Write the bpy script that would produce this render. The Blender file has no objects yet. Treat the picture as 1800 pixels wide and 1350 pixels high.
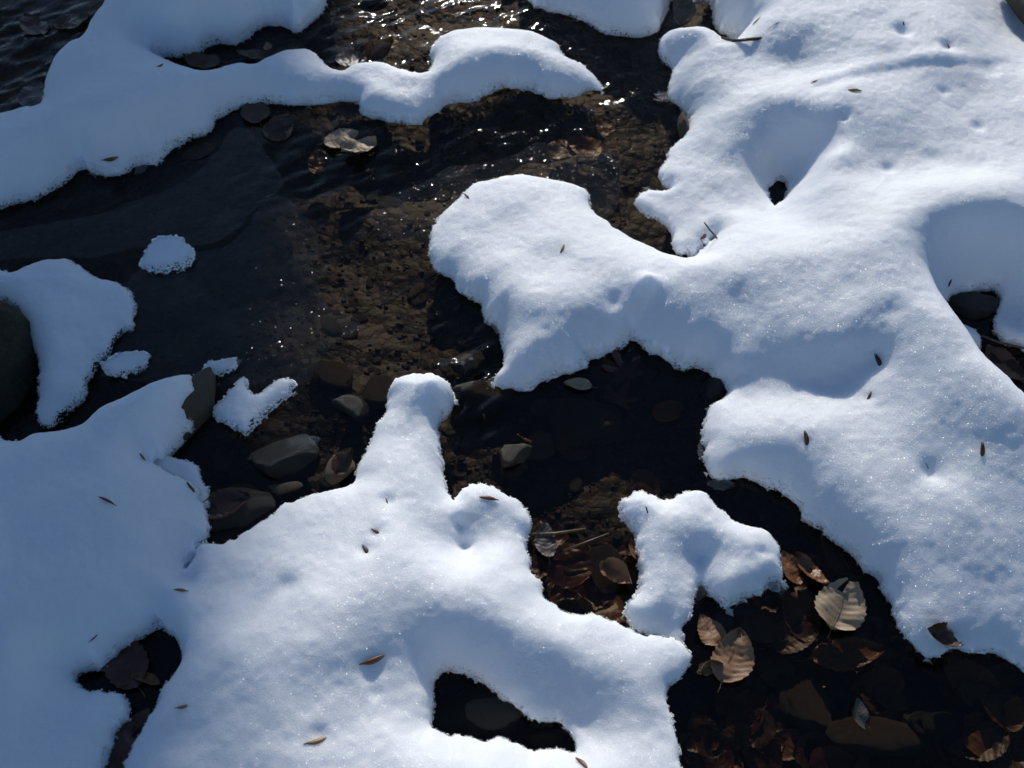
import bpy, math, random
import numpy as np
from mathutils import Vector, Matrix, Euler

random.seed(7); np.random.seed(7)
scene = bpy.context.scene
C = scene.collection
R = math.radians

# ------------------------------------------------------------------ camera
CAM = np.array([0.0, 0.0, 1.55]); PITCH = R(55); HFOV = R(50)
cam_d = bpy.data.cameras.new('camera'); cam_d.sensor_width = 36
cam_d.lens = 18 / math.tan(HFOV / 2); cam_d.clip_start = .02; cam_d.clip_end = 500
cam_d.dof.use_dof = True; cam_d.dof.focus_distance = 1.78; cam_d.dof.aperture_fstop = 7.0
cam = bpy.data.objects.new('camera', cam_d); C.objects.link(cam)
cam.location = CAM; cam.rotation_euler = (math.pi / 2 - PITCH, 0, 0)
scene.camera = cam

# ------------------------------------------------------------------ light
SUN_EL = R(25)
w = bpy.data.worlds.new('World'); scene.world = w; w.use_nodes = True
nt = w.node_tree; nt.nodes.clear()
sky = nt.nodes.new('ShaderNodeTexSky'); sky.sky_type = 'NISHITA'; sky.sun_disc = False
sky.sun_elevation = SUN_EL; sky.sun_rotation = 0; sky.altitude = 300; sky.air_density = 1.0; sky.dust_density = .2; sky.ozone_density = 3.2
bg = nt.nodes.new('ShaderNodeBackground'); bg.inputs[1].default_value = .092
out = nt.nodes.new('ShaderNodeOutputWorld')
nt.links.new(sky.outputs[0], bg.inputs[0]); nt.links.new(bg.outputs[0], out.inputs[0])
sl = bpy.data.lights.new('sun', 'SUN'); sl.energy = 3.5; sl.angle = R(.53); sl.color = (1, .945, .87)
sun = bpy.data.objects.new('sun', sl); C.objects.link(sun); sun.rotation_euler = (-(math.pi / 2 - SUN_EL), 0, 0)
sun.location = (0, 6, 5)
vs = scene.view_settings
vs.view_transform = 'Standard'; vs.look = 'None'; vs.exposure = 0.0; vs.gamma = 1; vs.use_curve_mapping = False
scene.cycles.max_bounces = 10; scene.cycles.transparent_max_bounces = 12
scene.cycles.sample_clamp_indirect = 4

# ------------------------------------------------------------------ helpers
TX = math.tan(HFOV / 2); TY = TX * .75
Fv = np.array([0, math.cos(PITCH), -math.sin(PITCH)]); Uv = np.array([0, math.sin(PITCH), math.cos(PITCH)]); Xv = np.array([1., 0, 0])
def at(px, py, z=0.0):
    """sketch coordinate (1800 x 1350 plan drawn over the view) -> world point at height z"""
    d = Fv + (px - 900) / 900 * TX * Xv + (675 - py) / 675 * TY * Uv
    t = (z - CAM[2]) / d[2]
    return CAM + d * t
def pix(P):
    P = np.atleast_2d(P) - CAM
    f = P @ Fv
    return np.stack([900 + 900 * (P @ Xv) / f / TX, 675 - 675 * (P @ Uv) / f / TY], 1)

_perm = np.random.RandomState(3).rand(256, 256)
def vnoise(x, y, scale, seed=0):
    x = np.asarray(x) / scale + seed * 17.31 + 500; y = np.asarray(y) / scale + seed * 9.77 + 500
    xi = np.floor(x).astype(int); yi = np.floor(y).astype(int); fx = x - xi; fy = y - yi
    fx = fx * fx * fx * (fx * (fx * 6 - 15) + 10); fy = fy * fy * fy * (fy * (fy * 6 - 15) + 10)
    g = lambda a, b: _perm[a % 256, b % 256]
    return ((g(xi, yi) * (1 - fx) + g(xi + 1, yi) * fx) * (1 - fy) + (g(xi, yi + 1) * (1 - fx) + g(xi + 1, yi + 1) * fx) * fy) * 2 - 1

def mesh_obj(name, V, F, mat=None, parent=None, smooth=True):
    me = bpy.data.meshes.new(name)
    V = np.asarray(V, dtype=np.float32); 
    if isinstance(F, np.ndarray):
        n = F.shape[1]
        me.vertices.add(len(V)); me.vertices.foreach_set('co', V.ravel())
        me.loops.add(F.size); me.loops.foreach_set('vertex_index', F.astype(np.int32).ravel())
        me.polygons.add(len(F)); me.polygons.foreach_set('loop_start', np.arange(0, F.size, n, dtype=np.int32))
        me.update(calc_edges=True); me.validate()
    else:
        me.from_pydata([tuple(map(float, v)) for v in V], [], [tuple(f) for f in F]); me.update()
    if smooth: me.polygons.foreach_set('use_smooth', [True] * len(me.polygons))
    if mat: me.materials.append(mat)
    o = bpy.data.objects.new(name, me); C.objects.link(o)
    if parent is not None: o.parent = parent
    return o
def tag(o, label=None, cat=None, group=None, kind=None):
    if label: o['label'] = label
    if cat: o['category'] = cat
    if group: o['group'] = group
    if kind: o['kind'] = kind
    return o

# ------------------------------------------------------------------ materials
def new_mat(name):
    m = bpy.data.materials.new(name); m.use_nodes = True; n = m.node_tree.nodes; l = m.node_tree.links
    return m, n, l, n['Principled BSDF'], n['Material Output']
def ramp(n, stops):
    r = n.new('ShaderNodeValToRGB'); e = r.color_ramp.elements
    while len(e) < len(stops): e.new(.5)
    for s, (p, c) in zip(e, stops): s.position = p; s.color = (*c, 1)
    return r
def noise(n, l, scale, detail=4, rough=.55, coord='Object', vec=None):
    t = n.new('ShaderNodeTexNoise'); t.inputs['Scale'].default_value = scale; t.inputs['Detail'].default_value = detail; t.inputs['Roughness'].default_value = rough
    if vec is None:
        tc = n.new('ShaderNodeTexCoord'); vec = tc.outputs[coord]
    l.new(vec, t.inputs['Vector']); return t

def snow_material(name, icy=0.0):
    m, n, l, b, o = new_mat(name)
    tc = n.new('ShaderNodeTexCoord'); vec = tc.outputs['Object']
    big = noise(n, l, 9, 3, vec=vec)
    cr = ramp(n, [(.3, (.83, .87, .915)), (.7, (.88, .91, .94))]); l.new(big.outputs[0], cr.inputs[0]); l.new(cr.outputs[0], b.inputs['Base Color'])
    b.inputs['Roughness'].default_value = .55; b.inputs['IOR'].default_value = 1.31
    b.inputs['Specular IOR Level'].default_value = .35
    b.subsurface_method = 'BURLEY'; b.inputs['Subsurface Weight'].default_value = .9
    b.inputs['Subsurface Radius'].default_value = (.9, 1.0, 1.25); b.inputs['Subsurface Scale'].default_value = .026
    v1 = n.new('ShaderNodeTexVoronoi'); v1.inputs['Scale'].default_value = 420; l.new(vec, v1.inputs['Vector'])
    n1 = noise(n, l, 240, 3, .7, vec=vec); n2 = noise(n, l, 45, 3, .6, vec=vec)
    b0 = n.new('ShaderNodeBump'); b0.inputs['Strength'].default_value = .15; b0.inputs['Distance'].default_value = .006; l.new(n2.outputs[0], b0.inputs['Height'])
    b1 = n.new('ShaderNodeBump'); b1.inputs['Strength'].default_value = .34; b1.inputs['Distance'].default_value = .0018; l.new(n1.outputs[0], b1.inputs['Height']); l.new(b0.outputs[0], b1.inputs['Normal'])
    b2 = n.new('ShaderNodeBump'); b2.inputs['Strength'].default_value = .4; b2.inputs['Distance'].default_value = .0013; l.new(v1.outputs['Distance'], b2.inputs['Height']); l.new(b1.outputs[0], b2.inputs['Normal'])
    l.new(b2.outputs[0], b.inputs['Normal'])
    # ice facets: every grain tilts its own way and glints
    vg = n.new('ShaderNodeTexVoronoi'); vg.inputs['Scale'].default_value = 1200; l.new(vec, vg.inputs['Vector'])
    sub = n.new('ShaderNodeVectorMath'); sub.operation = 'SUBTRACT'; sub.inputs[1].default_value = (.5, .5, .5); l.new(vg.outputs['Color'], sub.inputs[0])
    scl = n.new('ShaderNodeVectorMath'); scl.operation = 'SCALE'; scl.inputs['Scale'].default_value = 1.5; l.new(sub.outputs[0], scl.inputs[0])
    geo = n.new('ShaderNodeNewGeometry'); add = n.new('ShaderNodeVectorMath'); l.new(geo.outputs['Normal'], add.inputs[0]); l.new(scl.outputs[0], add.inputs[1])
    nm = n.new('ShaderNodeVectorMath'); nm.operation = 'NORMALIZE'; l.new(add.outputs[0], nm.inputs[0])
    gl = n.new('ShaderNodeBsdfGlossy'); gl.inputs['Roughness'].default_value = .22; gl.inputs['Color'].default_value = (.95, .97, 1, 1); l.new(nm.outputs[0], gl.inputs['Normal'])
    mx = n.new('ShaderNodeMixShader'); mx.inputs[0].default_value = .016 + icy * .12
    l.new(b.outputs[0], mx.inputs[1]); l.new(gl.outputs[0], mx.inputs[2])
    if icy:
        tr = n.new('ShaderNodeBsdfTransparent'); tr.inputs[0].default_value = (.9, .95, 1, 1)
        mi = n.new('ShaderNodeMixShader'); ns = noise(n, l, 90, 3, .6, vec=vec)
        rr = ramp(n, [(.38, (0, 0, 0)), (.62, (icy, icy, icy))]); l.new(ns.outputs[0], rr.inputs[0]); l.new(rr.outputs[0], mi.inputs[0])
        l.new(mx.outputs[0], mi.inputs[1]); l.new(tr.outputs[0], mi.inputs[2]); l.new(mi.outputs[0], o.inputs[0])
    else:
        at_ = n.new('ShaderNodeAttribute'); at_.attribute_name = 'rim'; np_ = noise(n, l, 210, 5, .75, vec=vec)
        mr = n.new('ShaderNodeMapRange'); mr.inputs['To Min'].default_value = .18; mr.inputs['To Max'].default_value = .52; mr.clamp = False; lo = noise(n, l, 16, 3, .6, vec=vec); lm = n.new('ShaderNodeMapRange'); lm.inputs[1].default_value = .3; lm.inputs[2].default_value = .7; lm.inputs[3].default_value = .45; lm.inputs[4].default_value = 1.1; l.new(lo.outputs[0], lm.inputs[0]); ml = n.new('ShaderNodeMath'); ml.operation = 'MULTIPLY'; l.new(lm.outputs[0], ml.inputs[0]); l.new(at_.outputs['Fac'], ml.inputs[1]); l.new(ml.outputs[0], mr.inputs[0])
        lt = n.new('ShaderNodeMath'); lt.operation = 'LESS_THAN'; l.new(np_.outputs[0], lt.inputs[0]); l.new(mr.outputs[0], lt.inputs[1])
        tr = n.new('ShaderNodeBsdfTransparent'); mi = n.new('ShaderNodeMixShader'); l.new(lt.outputs[0], mi.inputs[0]); l.new(mx.outputs[0], mi.inputs[1]); l.new(tr.outputs[0], mi.inputs[2]); l.new(mi.outputs[0], o.inputs[0])
    return m
M_SNOW = snow_material('snow'); M_ICY = snow_material('slushy_snow', .45)

def fresnel(n, l, ior, nrm):
    fr = n.new('ShaderNodeFresnel'); g = n.new('ShaderNodeNewGeometry'); mr = n.new('ShaderNodeMapRange')
    mr.inputs['To Min'].default_value = ior; mr.inputs['To Max'].default_value = 1 / ior
    l.new(g.outputs['Backfacing'], mr.inputs[0]); l.new(mr.outputs[0], fr.inputs[0]); l.new(nrm, fr.inputs[1]); return fr
def ice_material(name, milk, rough, tint):
    m, n, l, b, o = new_mat(name)
    tc = n.new('ShaderNodeTexCoord'); vec = tc.outputs['Object']
    b.inputs['Base Color'].default_value = (*tint, 1); b.inputs['Roughness'].default_value = rough; b.inputs['IOR'].default_value = 1.31
    n1 = noise(n, l, 26, 5, .65, vec=vec); n2 = noise(n, l, 420, 2, .7, vec=vec)
    b0 = n.new('ShaderNodeBump'); b0.inputs['Strength'].default_value = .45; b0.inputs['Distance'].default_value = .006; l.new(n1.outputs[0], b0.inputs['Height'])
    b1 = n.new('ShaderNodeBump'); b1.inputs['Strength'].default_value = .12; b1.inputs['Distance'].default_value = .001; l.new(n2.outputs[0], b1.inputs['Height']); l.new(b0.outputs[0], b1.inputs['Normal'])
    l.new(b1.outputs[0], b.inputs['Normal'])
    tr = n.new('ShaderNodeBsdfTransparent'); tr.inputs[0].default_value = (.97, .975, .975, 1)
    gl = n.new('ShaderNodeBsdfGlossy'); gl.inputs['Roughness'].default_value = rough; l.new(b1.outputs[0], gl.inputs['Normal'])
    fr = fresnel(n, l, 1.31, b1.outputs[0])
    m1 = n.new('ShaderNodeMixShader'); ns = noise(n, l, 9, 6, .7, vec=vec); rr = ramp(n, [(.42, (0, 0, 0)), (.68, (milk,) * 3)]); l.new(ns.outputs[0], rr.inputs[0]); l.new(rr.outputs[0], m1.inputs[0])
    l.new(tr.outputs[0], m1.inputs[1]); l.new(b.outputs[0], m1.inputs[2])
    bf = n.new('ShaderNodeNewGeometry'); fm = n.new('ShaderNodeMath'); fm.operation = 'SUBTRACT'; fm.use_clamp = True; l.new(fr.outputs[0], fm.inputs[0]); l.new(bf.outputs['Backfacing'], fm.inputs[1])
    m2 = n.new('ShaderNodeMixShader'); l.new(fm.outputs[0], m2.inputs[0]); l.new(m1.outputs[0], m2.inputs[1]); l.new(gl.outputs[0], m2.inputs[2])
    # frost facets on the ice skin
    vg = n.new('ShaderNodeTexVoronoi'); vg.inputs['Scale'].default_value = 420; l.new(vec, vg.inputs['Vector'])
    sub = n.new('ShaderNodeVectorMath'); sub.operation = 'SUBTRACT'; sub.inputs[1].default_value = (.5, .5, .5); l.new(vg.outputs['Color'], sub.inputs[0])
    scl = n.new('ShaderNodeVectorMath'); scl.operation = 'SCALE'; scl.inputs['Scale'].default_value = .9; l.new(sub.outputs[0], scl.inputs[0])
    geo = n.new('ShaderNodeNewGeometry'); add = n.new('ShaderNodeVectorMath'); l.new(geo.outputs['Normal'], add.inputs[0]); l.new(scl.outputs[0], add.inputs[1])
    nm = n.new('ShaderNodeVectorMath'); nm.operation = 'NORMALIZE'; l.new(add.outputs[0], nm.inputs[0])
    g2 = n.new('ShaderNodeBsdfGlossy'); g2.inputs['Roughness'].default_value = .09; l.new(nm.outputs[0], g2.inputs['Normal'])
    nf = noise(n, l, 12, 3, .6, vec=vec); rf = ramp(n, [(.55, (.001,) * 3), (.78, (.02,) * 3)]); l.new(nf.outputs[0], rf.inputs[0])
    m3 = n.new('ShaderNodeMixShader'); l.new(rf.outputs[0], m3.inputs[0]); l.new(m2.outputs[0], m3.inputs[1]); l.new(g2.outputs[0], m3.inputs[2])
    l.new(m3.outputs[0], o.inputs[0]); return m
M_ICE = ice_material('clear_ice', .014, .06, (.5, .42, .34))
M_ICE_BLUE = ice_material('smooth_ice', .006, .05, (.5, .43, .36))
M_GLAZE = ice_material('ice_glaze', .12, .12, (.75, .8, .85))

def water_material():
    m, n, l, b, o = new_mat('stream_water')
    tc = n.new('ShaderNodeTexCoord'); mp = n.new('ShaderNodeMapping'); mp.inputs['Scale'].default_value = (1.5, .8, 1); mp.inputs['Rotation'].default_value = (0, 0, .5); l.new(tc.outputs['Object'], mp.inputs[0])
    n1 = noise(n, l, 38, 3, .55, vec=mp.outputs[0]); n1.inputs['Distortion'].default_value = 1.2
    b0 = n.new('ShaderNodeBump'); b0.inputs['Strength'].default_value = .3; b0.inputs['Distance'].default_value = .005; l.new(n1.outputs[0], b0.inputs['Height'])
    tr = n.new('ShaderNodeBsdfTransparent'); tr.inputs[0].default_value = (.53, .475, .40, 1)
    gl = n.new('ShaderNodeBsdfGlossy'); gl.inputs['Roughness'].default_value = .055; l.new(b0.outputs[0], gl.inputs['Normal'])
    fr = fresnel(n, l, 1.33, b0.outputs[0])
    mx = n.new('ShaderNodeMixShader'); l.new(fr.outputs[0], mx.inputs[0]); l.new(tr.outputs[0], mx.inputs[1]); l.new(gl.outputs[0], mx.inputs[2])
    l.new(mx.outputs[0], o.inputs[0]); return m
M_WATER = water_material()

def rock_material(name, c1, c2, c3, rough=.45, scale=22, moss=None):
    m, n, l, b, o = new_mat(name)
    tc = n.new('ShaderNodeTexCoord'); vec = tc.outputs['Object']
    oi = n.new('ShaderNodeObjectInfo'); ad = n.new('ShaderNodeVectorMath'); l.new(vec, ad.inputs[0])
    sc = n.new('ShaderNodeVectorMath'); sc.operation = 'SCALE'; sc.inputs[0].default_value = (13, 7, 5); l.new(oi.outputs['Random'], sc.inputs['Scale']); l.new(sc.outputs[0], ad.inputs[1]); vec = ad.outputs[0]
    a = noise(n, l, scale, 6, .65, vec=vec); r = ramp(n, [(.3, c1), (.52, c2), (.72, c3)]); l.new(a.outputs[0], r.inputs[0])
    hs = n.new('ShaderNodeHueSaturation'); l.new(r.outputs[0], hs.inputs['Color'])
    mr = n.new('ShaderNodeMapRange'); mr.inputs['To Min'].default_value = .65; mr.inputs['To Max'].default_value = 1.5; l.new(oi.outputs['Random'], mr.inputs[0]); l.new(mr.outputs[0], hs.inputs['Value'])
    col = hs.outputs[0]
    if moss:
        a2 = noise(n, l, 14, 5, .7, vec=vec); r2 = ramp(n, [(.42, (0, 0, 0)), (.6, (1, 1, 1))]); l.new(a2.outputs[0], r2.inputs[0])
        mx = n.new('ShaderNodeMix'); mx.data_type = 'RGBA'; l.new(r2.outputs[0], mx.inputs[0]); l.new(col, mx.inputs[6]); mx.inputs[7].default_value = (*moss, 1); col = mx.outputs[2]
    l.new(col, b.inputs['Base Color']); b.inputs['Roughness'].default_value = rough
    f = noise(n, l, scale * 6, 5, .7, vec=vec); bp = n.new('ShaderNodeBump'); bp.inputs['Strength'].default_value = .6; bp.inputs['Distance'].default_value = .004; l.new(f.outputs[0], bp.inputs['Height']); l.new(bp.outputs[0], b.inputs['Normal'])
    return m
M_PEB = rock_material('wet_pebble', (.009, .008, .006), (.022, .017, .011), (.048, .037, .024), .4, 60)
M_TAN = rock_material('tan_stone', (.018, .013, .008), (.042, .031, .018), (.085, .064, .038), .4, 45)
M_GREY = rock_material('grey_stone', (.008, .007, .005), (.022, .019, .013), (.05, .043, .03), .3, 70)
M_SLAB = rock_material('brown_slab', (.03, .024, .015), (.085, .066, .04), (.15, .118, .07), .7, 40)
M_MOSS = rock_material('mossy_rock', (.010, .008, .006), (.030, .022, .015), (.065, .048, .033), .85, 34, (.018, .023, .008))
M_BARK = rock_material('bark', (.02, .015, .012), (.05, .04, .032), (.1, .085, .07), .85, 9)

def bed_material():
    m, n, l, b, o = new_mat('gravel_bed')
    tc = n.new('ShaderNodeTexCoord'); vec = tc.outputs['Object']
    ds = noise(n, l, 30, 4, .6, vec=vec); dv = n.new('ShaderNodeVectorMath'); dv.operation = 'SCALE'; dv.inputs['Scale'].default_value = .03; l.new(ds.outputs['Color'], dv.inputs[0])
    da = n.new('ShaderNodeVectorMath'); l.new(vec, da.inputs[0]); l.new(dv.outputs[0], da.inputs[1])
    v = n.new('ShaderNodeTexVoronoi'); v.inputs['Scale'].default_value = 48; l.new(da.outputs[0], v.inputs['Vector'])
    hs = n.new('ShaderNodeSeparateColor'); l.new(v.outputs['Color'], hs.inputs[0])
    fn = noise(n, l, 110, 5, .7, vec=vec); mz = n.new('ShaderNodeMix'); mz.inputs[0].default_value = .55; l.new(hs.outputs[0], mz.inputs[2]); l.new(fn.outputs[0], mz.inputs[3])
    r = ramp(n, [(.15, (.008, .0065, .005)), (.45, (.020, .0155, .0105)), (.65, (.038, .029, .018)), (.85, (.075, .06, .04))]); l.new(mz.outputs[0], r.inputs[0])
    a = noise(n, l, 6, 5, .65, vec=vec); mu = n.new('ShaderNodeMix'); mu.data_type = 'RGBA'; mu.blend_type = 'MULTIPLY'; mu.inputs[0].default_value = .9
    r2 = ramp(n, [(.3, (.30, .25, .20)), (.55, (.9, .72, .52)), (.75, (1.3, 1.05, .8))]); l.new(a.outputs[0], r2.inputs[0]); l.new(r.outputs[0], mu.inputs[6]); l.new(r2.outputs[0], mu.inputs[7])
    # beyond the stream the same sheet is snow covered forest floor
    sp = n.new('ShaderNodeVectorMath'); sp.operation = 'LENGTH'; of = n.new('ShaderNodeVectorMath'); of.operation = 'SUBTRACT'; of.inputs[1].default_value = (0, 1.1, 0); l.new(vec, of.inputs[0]); l.new(of.outputs[0], sp.inputs[0])
    mr = n.new('ShaderNodeMapRange'); mr.inputs[1].default_value = 3.2; mr.inputs[2].default_value = 3.8; l.new(sp.outputs['Value'], mr.inputs[0])
    mx = n.new('ShaderNodeMix'); mx.data_type = 'RGBA'; l.new(mr.outputs[0], mx.inputs[0]); l.new(mu.outputs[2], mx.inputs[6]); mx.inputs[7].default_value = (.55, .56, .58, 1)
    l.new(mx.outputs[2], b.inputs['Base Color']); b.inputs['Roughness'].default_value = .6
    bp = n.new('ShaderNodeBump'); bp.inputs['Strength'].default_value = .7; bp.inputs['Distance'].default_value = .006; bp.invert = True; l.new(v.outputs['Distance'], bp.inputs['Height']); l.new(bp.outputs[0], b.inputs['Normal'])
    return m
M_BED = bed_material()

def leaf_material(name, c1, c2, vein, rough=.55):
    m, n, l, b, o = new_mat(name)
    tc = n.new('ShaderNodeTexCoord'); vec = tc.outputs['Object']
    a = noise(n, l, 55, 5, .65, vec=vec); r = ramp(n, [(.3, c1), (.7, c2)]); l.new(a.outputs[0], r.inputs[0])
    v = n.new('ShaderNodeTexVoronoi'); v.feature = 'DISTANCE_TO_EDGE'; v.inputs['Scale'].default_value = 260; l.new(vec, v.inputs['Vector'])
    rv = ramp(n, [(0, (1, 1, 1)), (.08, (0, 0, 0))]); l.new(v.outputs['Distance'], rv.inputs[0])
    sc = n.new('ShaderNodeMath'); sc.operation = 'MULTIPLY'; sc.inputs[1].default_value = .35; l.new(rv.outputs[0], sc.inputs[0])
    mx = n.new('ShaderNodeMix'); mx.data_type = 'RGBA'; l.new(sc.outputs[0], mx.inputs[0]); l.new(r.outputs[0], mx.inputs[6]); mx.inputs[7].default_value = (*vein, 1)
    l.new(mx.outputs[2], b.inputs['Base Color']); b.inputs['Roughness'].default_value = rough
    bp = n.new('ShaderNodeBump'); bp.inputs['Strength'].default_value = .4; bp.inputs['Distance'].default_value = .001; l.new(a.outputs[0], bp.inputs['Height']); l.new(bp.outputs[0], b.inputs['Normal'])
    return m
M_LF = {
 'pale': leaf_material('pale_beech_leaf', (.26, .185, .11), (.42, .32, .21), (.16, .10, .055)),
 'tan': leaf_material('tan_beech_leaf', (.19, .095, .045), (.33, .19, .10), (.11, .055, .027)),
 'orange': leaf_material('orange_leaf', (.13, .055, .02), (.22, .10, .035), (.08, .03, .01), .35),
 'brown': leaf_material('brown_leaf', (.055, .028, .014), (.10, .055, .026), (.03, .015, .008), .35),
 'red': leaf_material('dark_red_leaf', (.05, .016, .011), (.095, .032, .02), (.03, .01, .007), .3),
 'grey': leaf_material('grey_sunken_leaf', (.05, .04, .034), (.095, .08, .068), (.05, .04, .035), .4),
}
def plain(name, c, rough=.6):
    m, n, l, b, o = new_mat(name); a = noise(n, l, 160, 4, .6); r = ramp(n, [(.3, tuple(x * .55 for x in c)), (.7, tuple(x * 1.3 for x in c))]); l.new(a.outputs[0], r.inputs[0]); l.new(r.outputs[0], b.inputs['Base Color']); b.inputs['Roughness'].default_value = rough; return m
M_HUSK = plain('brown_bud_scale', (.16, .062, .022), .45); M_HUSK_D = plain('dark_bud_scale', (.035, .02, .014), .5); M_HUSK_L = plain('straw_bud_scale', (.30, .18, .07), .5)
M_TWIG = plain('twig_bark', (.035, .024, .016), .6); M_STRAW = plain('dead_stem', (.12, .075, .035), .5)

# ------------------------------------------------------------------ snow masses
class Mass: pass
def tps_fit(P, z, lam=3.5e-4):
    n = len(P); d2 = ((P[:, None] - P[None]) ** 2).sum(-1); K = .5 * d2 * np.log(d2 + 1e-9)
    A = np.zeros((n + 3, n + 3)); A[:n, :n] = K + lam * np.eye(n); A[:n, n] = 1; A[:n, n + 1:] = P; A[n, :n] = 1; A[n + 1:, :n] = P.T
    return np.linalg.solve(A, np.concatenate([z, [0, 0, 0]]))
def tps_eval(wt, P, Q):
    r = np.empty(len(Q))
    for i in range(0, len(Q), 40000):
        q = Q[i:i + 40000]; d2 = ((q[:, None] - P[None]) ** 2).sum(-1); K = .5 * d2 * np.log(d2 + 1e-9)
        r[i:i + 40000] = K @ wt[:len(P)] + wt[len(P)] + q @ wt[len(P) + 1:]
    return r
def seg_dist(Q, polys):
    d = np.full(len(Q), 9.); inside = np.zeros(len(Q), bool)
    for poly in polys:
        A = poly; B = np.roll(poly, -1, 0)
        for a, b in zip(A, B):
            ab = b - a; L = ab @ ab + 1e-12; t = np.clip(((Q - a) @ ab) / L, 0, 1)
            dd = np.hypot(Q[:, 0] - a[0] - t * ab[0], Q[:, 1] - a[1] - t * ab[1]); d = np.minimum(d, dd)
            cond = (a[1] > Q[:, 1]) != (b[1] > Q[:, 1])
            with np.errstate(divide='ignore', invalid='ignore'):
                xi = (b[0] - a[0]) * (Q[:, 1] - a[1]) / (b[1] - a[1]) + a[0]
            inside ^= cond & (Q[:, 0] < xi)
    return np.where(inside, d, -d)
def resample(pts, step=9):
    """closed Catmull-Rom through sketch points (px, py, zb)"""
    P = np.array([(p[0], p[1], p[2] if len(p) > 2 else -1) for p in pts], float); n = len(P); o = []
    for i in range(n):
        p0, p1, p2, p3 = P[i - 1], P[i], P[(i + 1) % n], P[(i + 2) % n]
        k = max(1, int(np.hypot(*(p2 - p1)[:2]) / step)); 
        if np.hypot(*(p2 - p1)[:2]) > 150: k = 1
        for j in range(k):
            t = j / k; q = .5 * (2 * p1 + (p2 - p0) * t + (2 * p0 - 5 * p1 + 4 * p2 - p3) * t * t + (3 * p1 - p0 - 3 * p2 + p3) * t ** 3) if k > 1 else p1.copy()
            q[2] = p1[2]; o.append(q)
    return np.array(o)
ZN = .010
ALL_PX = []      # sketch outlines, to keep pebbles and leaves in open water
def mass(name, outline, ctrl, holes=(), feats=(), rk=1.0, rmin=.018, rmax=.08, hscale=1.0, tilt=0, y0=.8):
    m = Mass(); m.name = name
    ctrl = [(x, y, max(.014, z * hscale + tilt * (at(x, y, z)[1] - y0))) for x, y, z in ctrl]; hscale = 1.0
    m.P = np.array([at(x, y, z * hscale)[:2] for x, y, z in ctrl]); m.z = np.array([c[2] * hscale for c in ctrl])
    m.w = tps_fit(m.P, m.z)
    m.feats = []
    for x, y, z, rad, amp in feats:
        for _ in range(12): z = .5 * z + .5 * float(np.clip(tps_eval(m.w, m.P, at(x, y, z)[None, :2])[0], .01, .3))
        m.feats.append((at(x, y, z)[:2], rad, amp))
    m.rk, m.rmin, m.rmax = rk, rmin, rmax
    m.polys = []
    for k, pl in enumerate([outline, *holes]):
        S = resample(pl); ALL_PX.append((S[:, :2].copy(), k == 0))
        W0 = np.array([at(s[0], s[1], ZN if s[2] < 0 else s[2])[:2] for s in S])
        area = .5 * np.sum(W0[:, 0] * np.roll(W0[:, 1], -1) - np.roll(W0[:, 0], -1) * W0[:, 1])
        T = np.roll(W0, -2, 0) - np.roll(W0, 2, 0); T /= np.linalg.norm(T, axis=1)[:, None] + 1e-9
        N = np.stack([T[:, 1], -T[:, 0]], 1) * (1 if area > 0 else -1) * (1 if k == 0 else -1)
        W = []
        for s, w0, n in zip(S, W0, N):
            H = max(.012, float(tps_eval(m.w, m.P, w0[None])[0]) if k >= 0 else 0); H = float(np.clip(tps_eval(m.w, m.P, at(s[0], s[1], H * .7)[None, :2])[0], .012, .3))
            r = np.clip(rk * H, rmin, rmax); v = w0 - CAM[:2]; dist = np.linalg.norm(v); v = v / dist; c = n @ v
            if c <= .03: W.append(w0); continue
            te = (CAM[2] - H) / dist / c; e = math.atan(te); th = math.atan2((H - ZN) * math.cos(e), r * math.sin(e))
            W.append(at(s[0], s[1], ZN + (H - ZN) * math.sin(th))[:2] + n * (r - r * math.cos(th)))
        m.polys.append(np.array(W))
    return m
def field(m, Q, d=None, detail=True):
    if d is None: d = seg_dist(Q, m.polys)
    H = tps_eval(m.w, m.P, Q)
    for c, rad, amp in m.feats: H = H + amp * np.exp(-((Q - c) ** 2).sum(1) / (2 * rad * rad))
    H = np.clip(H, .012, .32)
    r = np.clip(m.rk * H, m.rmin, m.rmax)
    t = np.clip(1 - d / r, 0, 1); f = np.sqrt(np.clip(1 - t * t, 0, 1))
    z = ZN + (H - ZN) * f
    if detail:
        k = np.clip(d / .02, 0, 1)
        k2 = np.clip(d / .07, 0, 1); z = z + k2 * (.006 * vnoise(Q[:, 0], Q[:, 1], .21, 41) + .0035 * vnoise(Q[:, 0], Q[:, 1], .12, 42)) + k * (.0034 * vnoise(Q[:, 0], Q[:, 1], .085, 1) + .0016 * vnoise(Q[:, 0], Q[:, 1], .037, 2)) + .0007 * vnoise(Q[:, 0], Q[:, 1], .012, 3) + .0005 * vnoise(Q[:, 0], Q[:, 1], .006, 8)
    return z
def top_z(m, px, py):
    z = .06
    for _ in range(25):
        p = at(px, py, z); z = .5 * z + .5 * float(field(m, p[None, :2])[0])
    return at(px, py, z)
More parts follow.
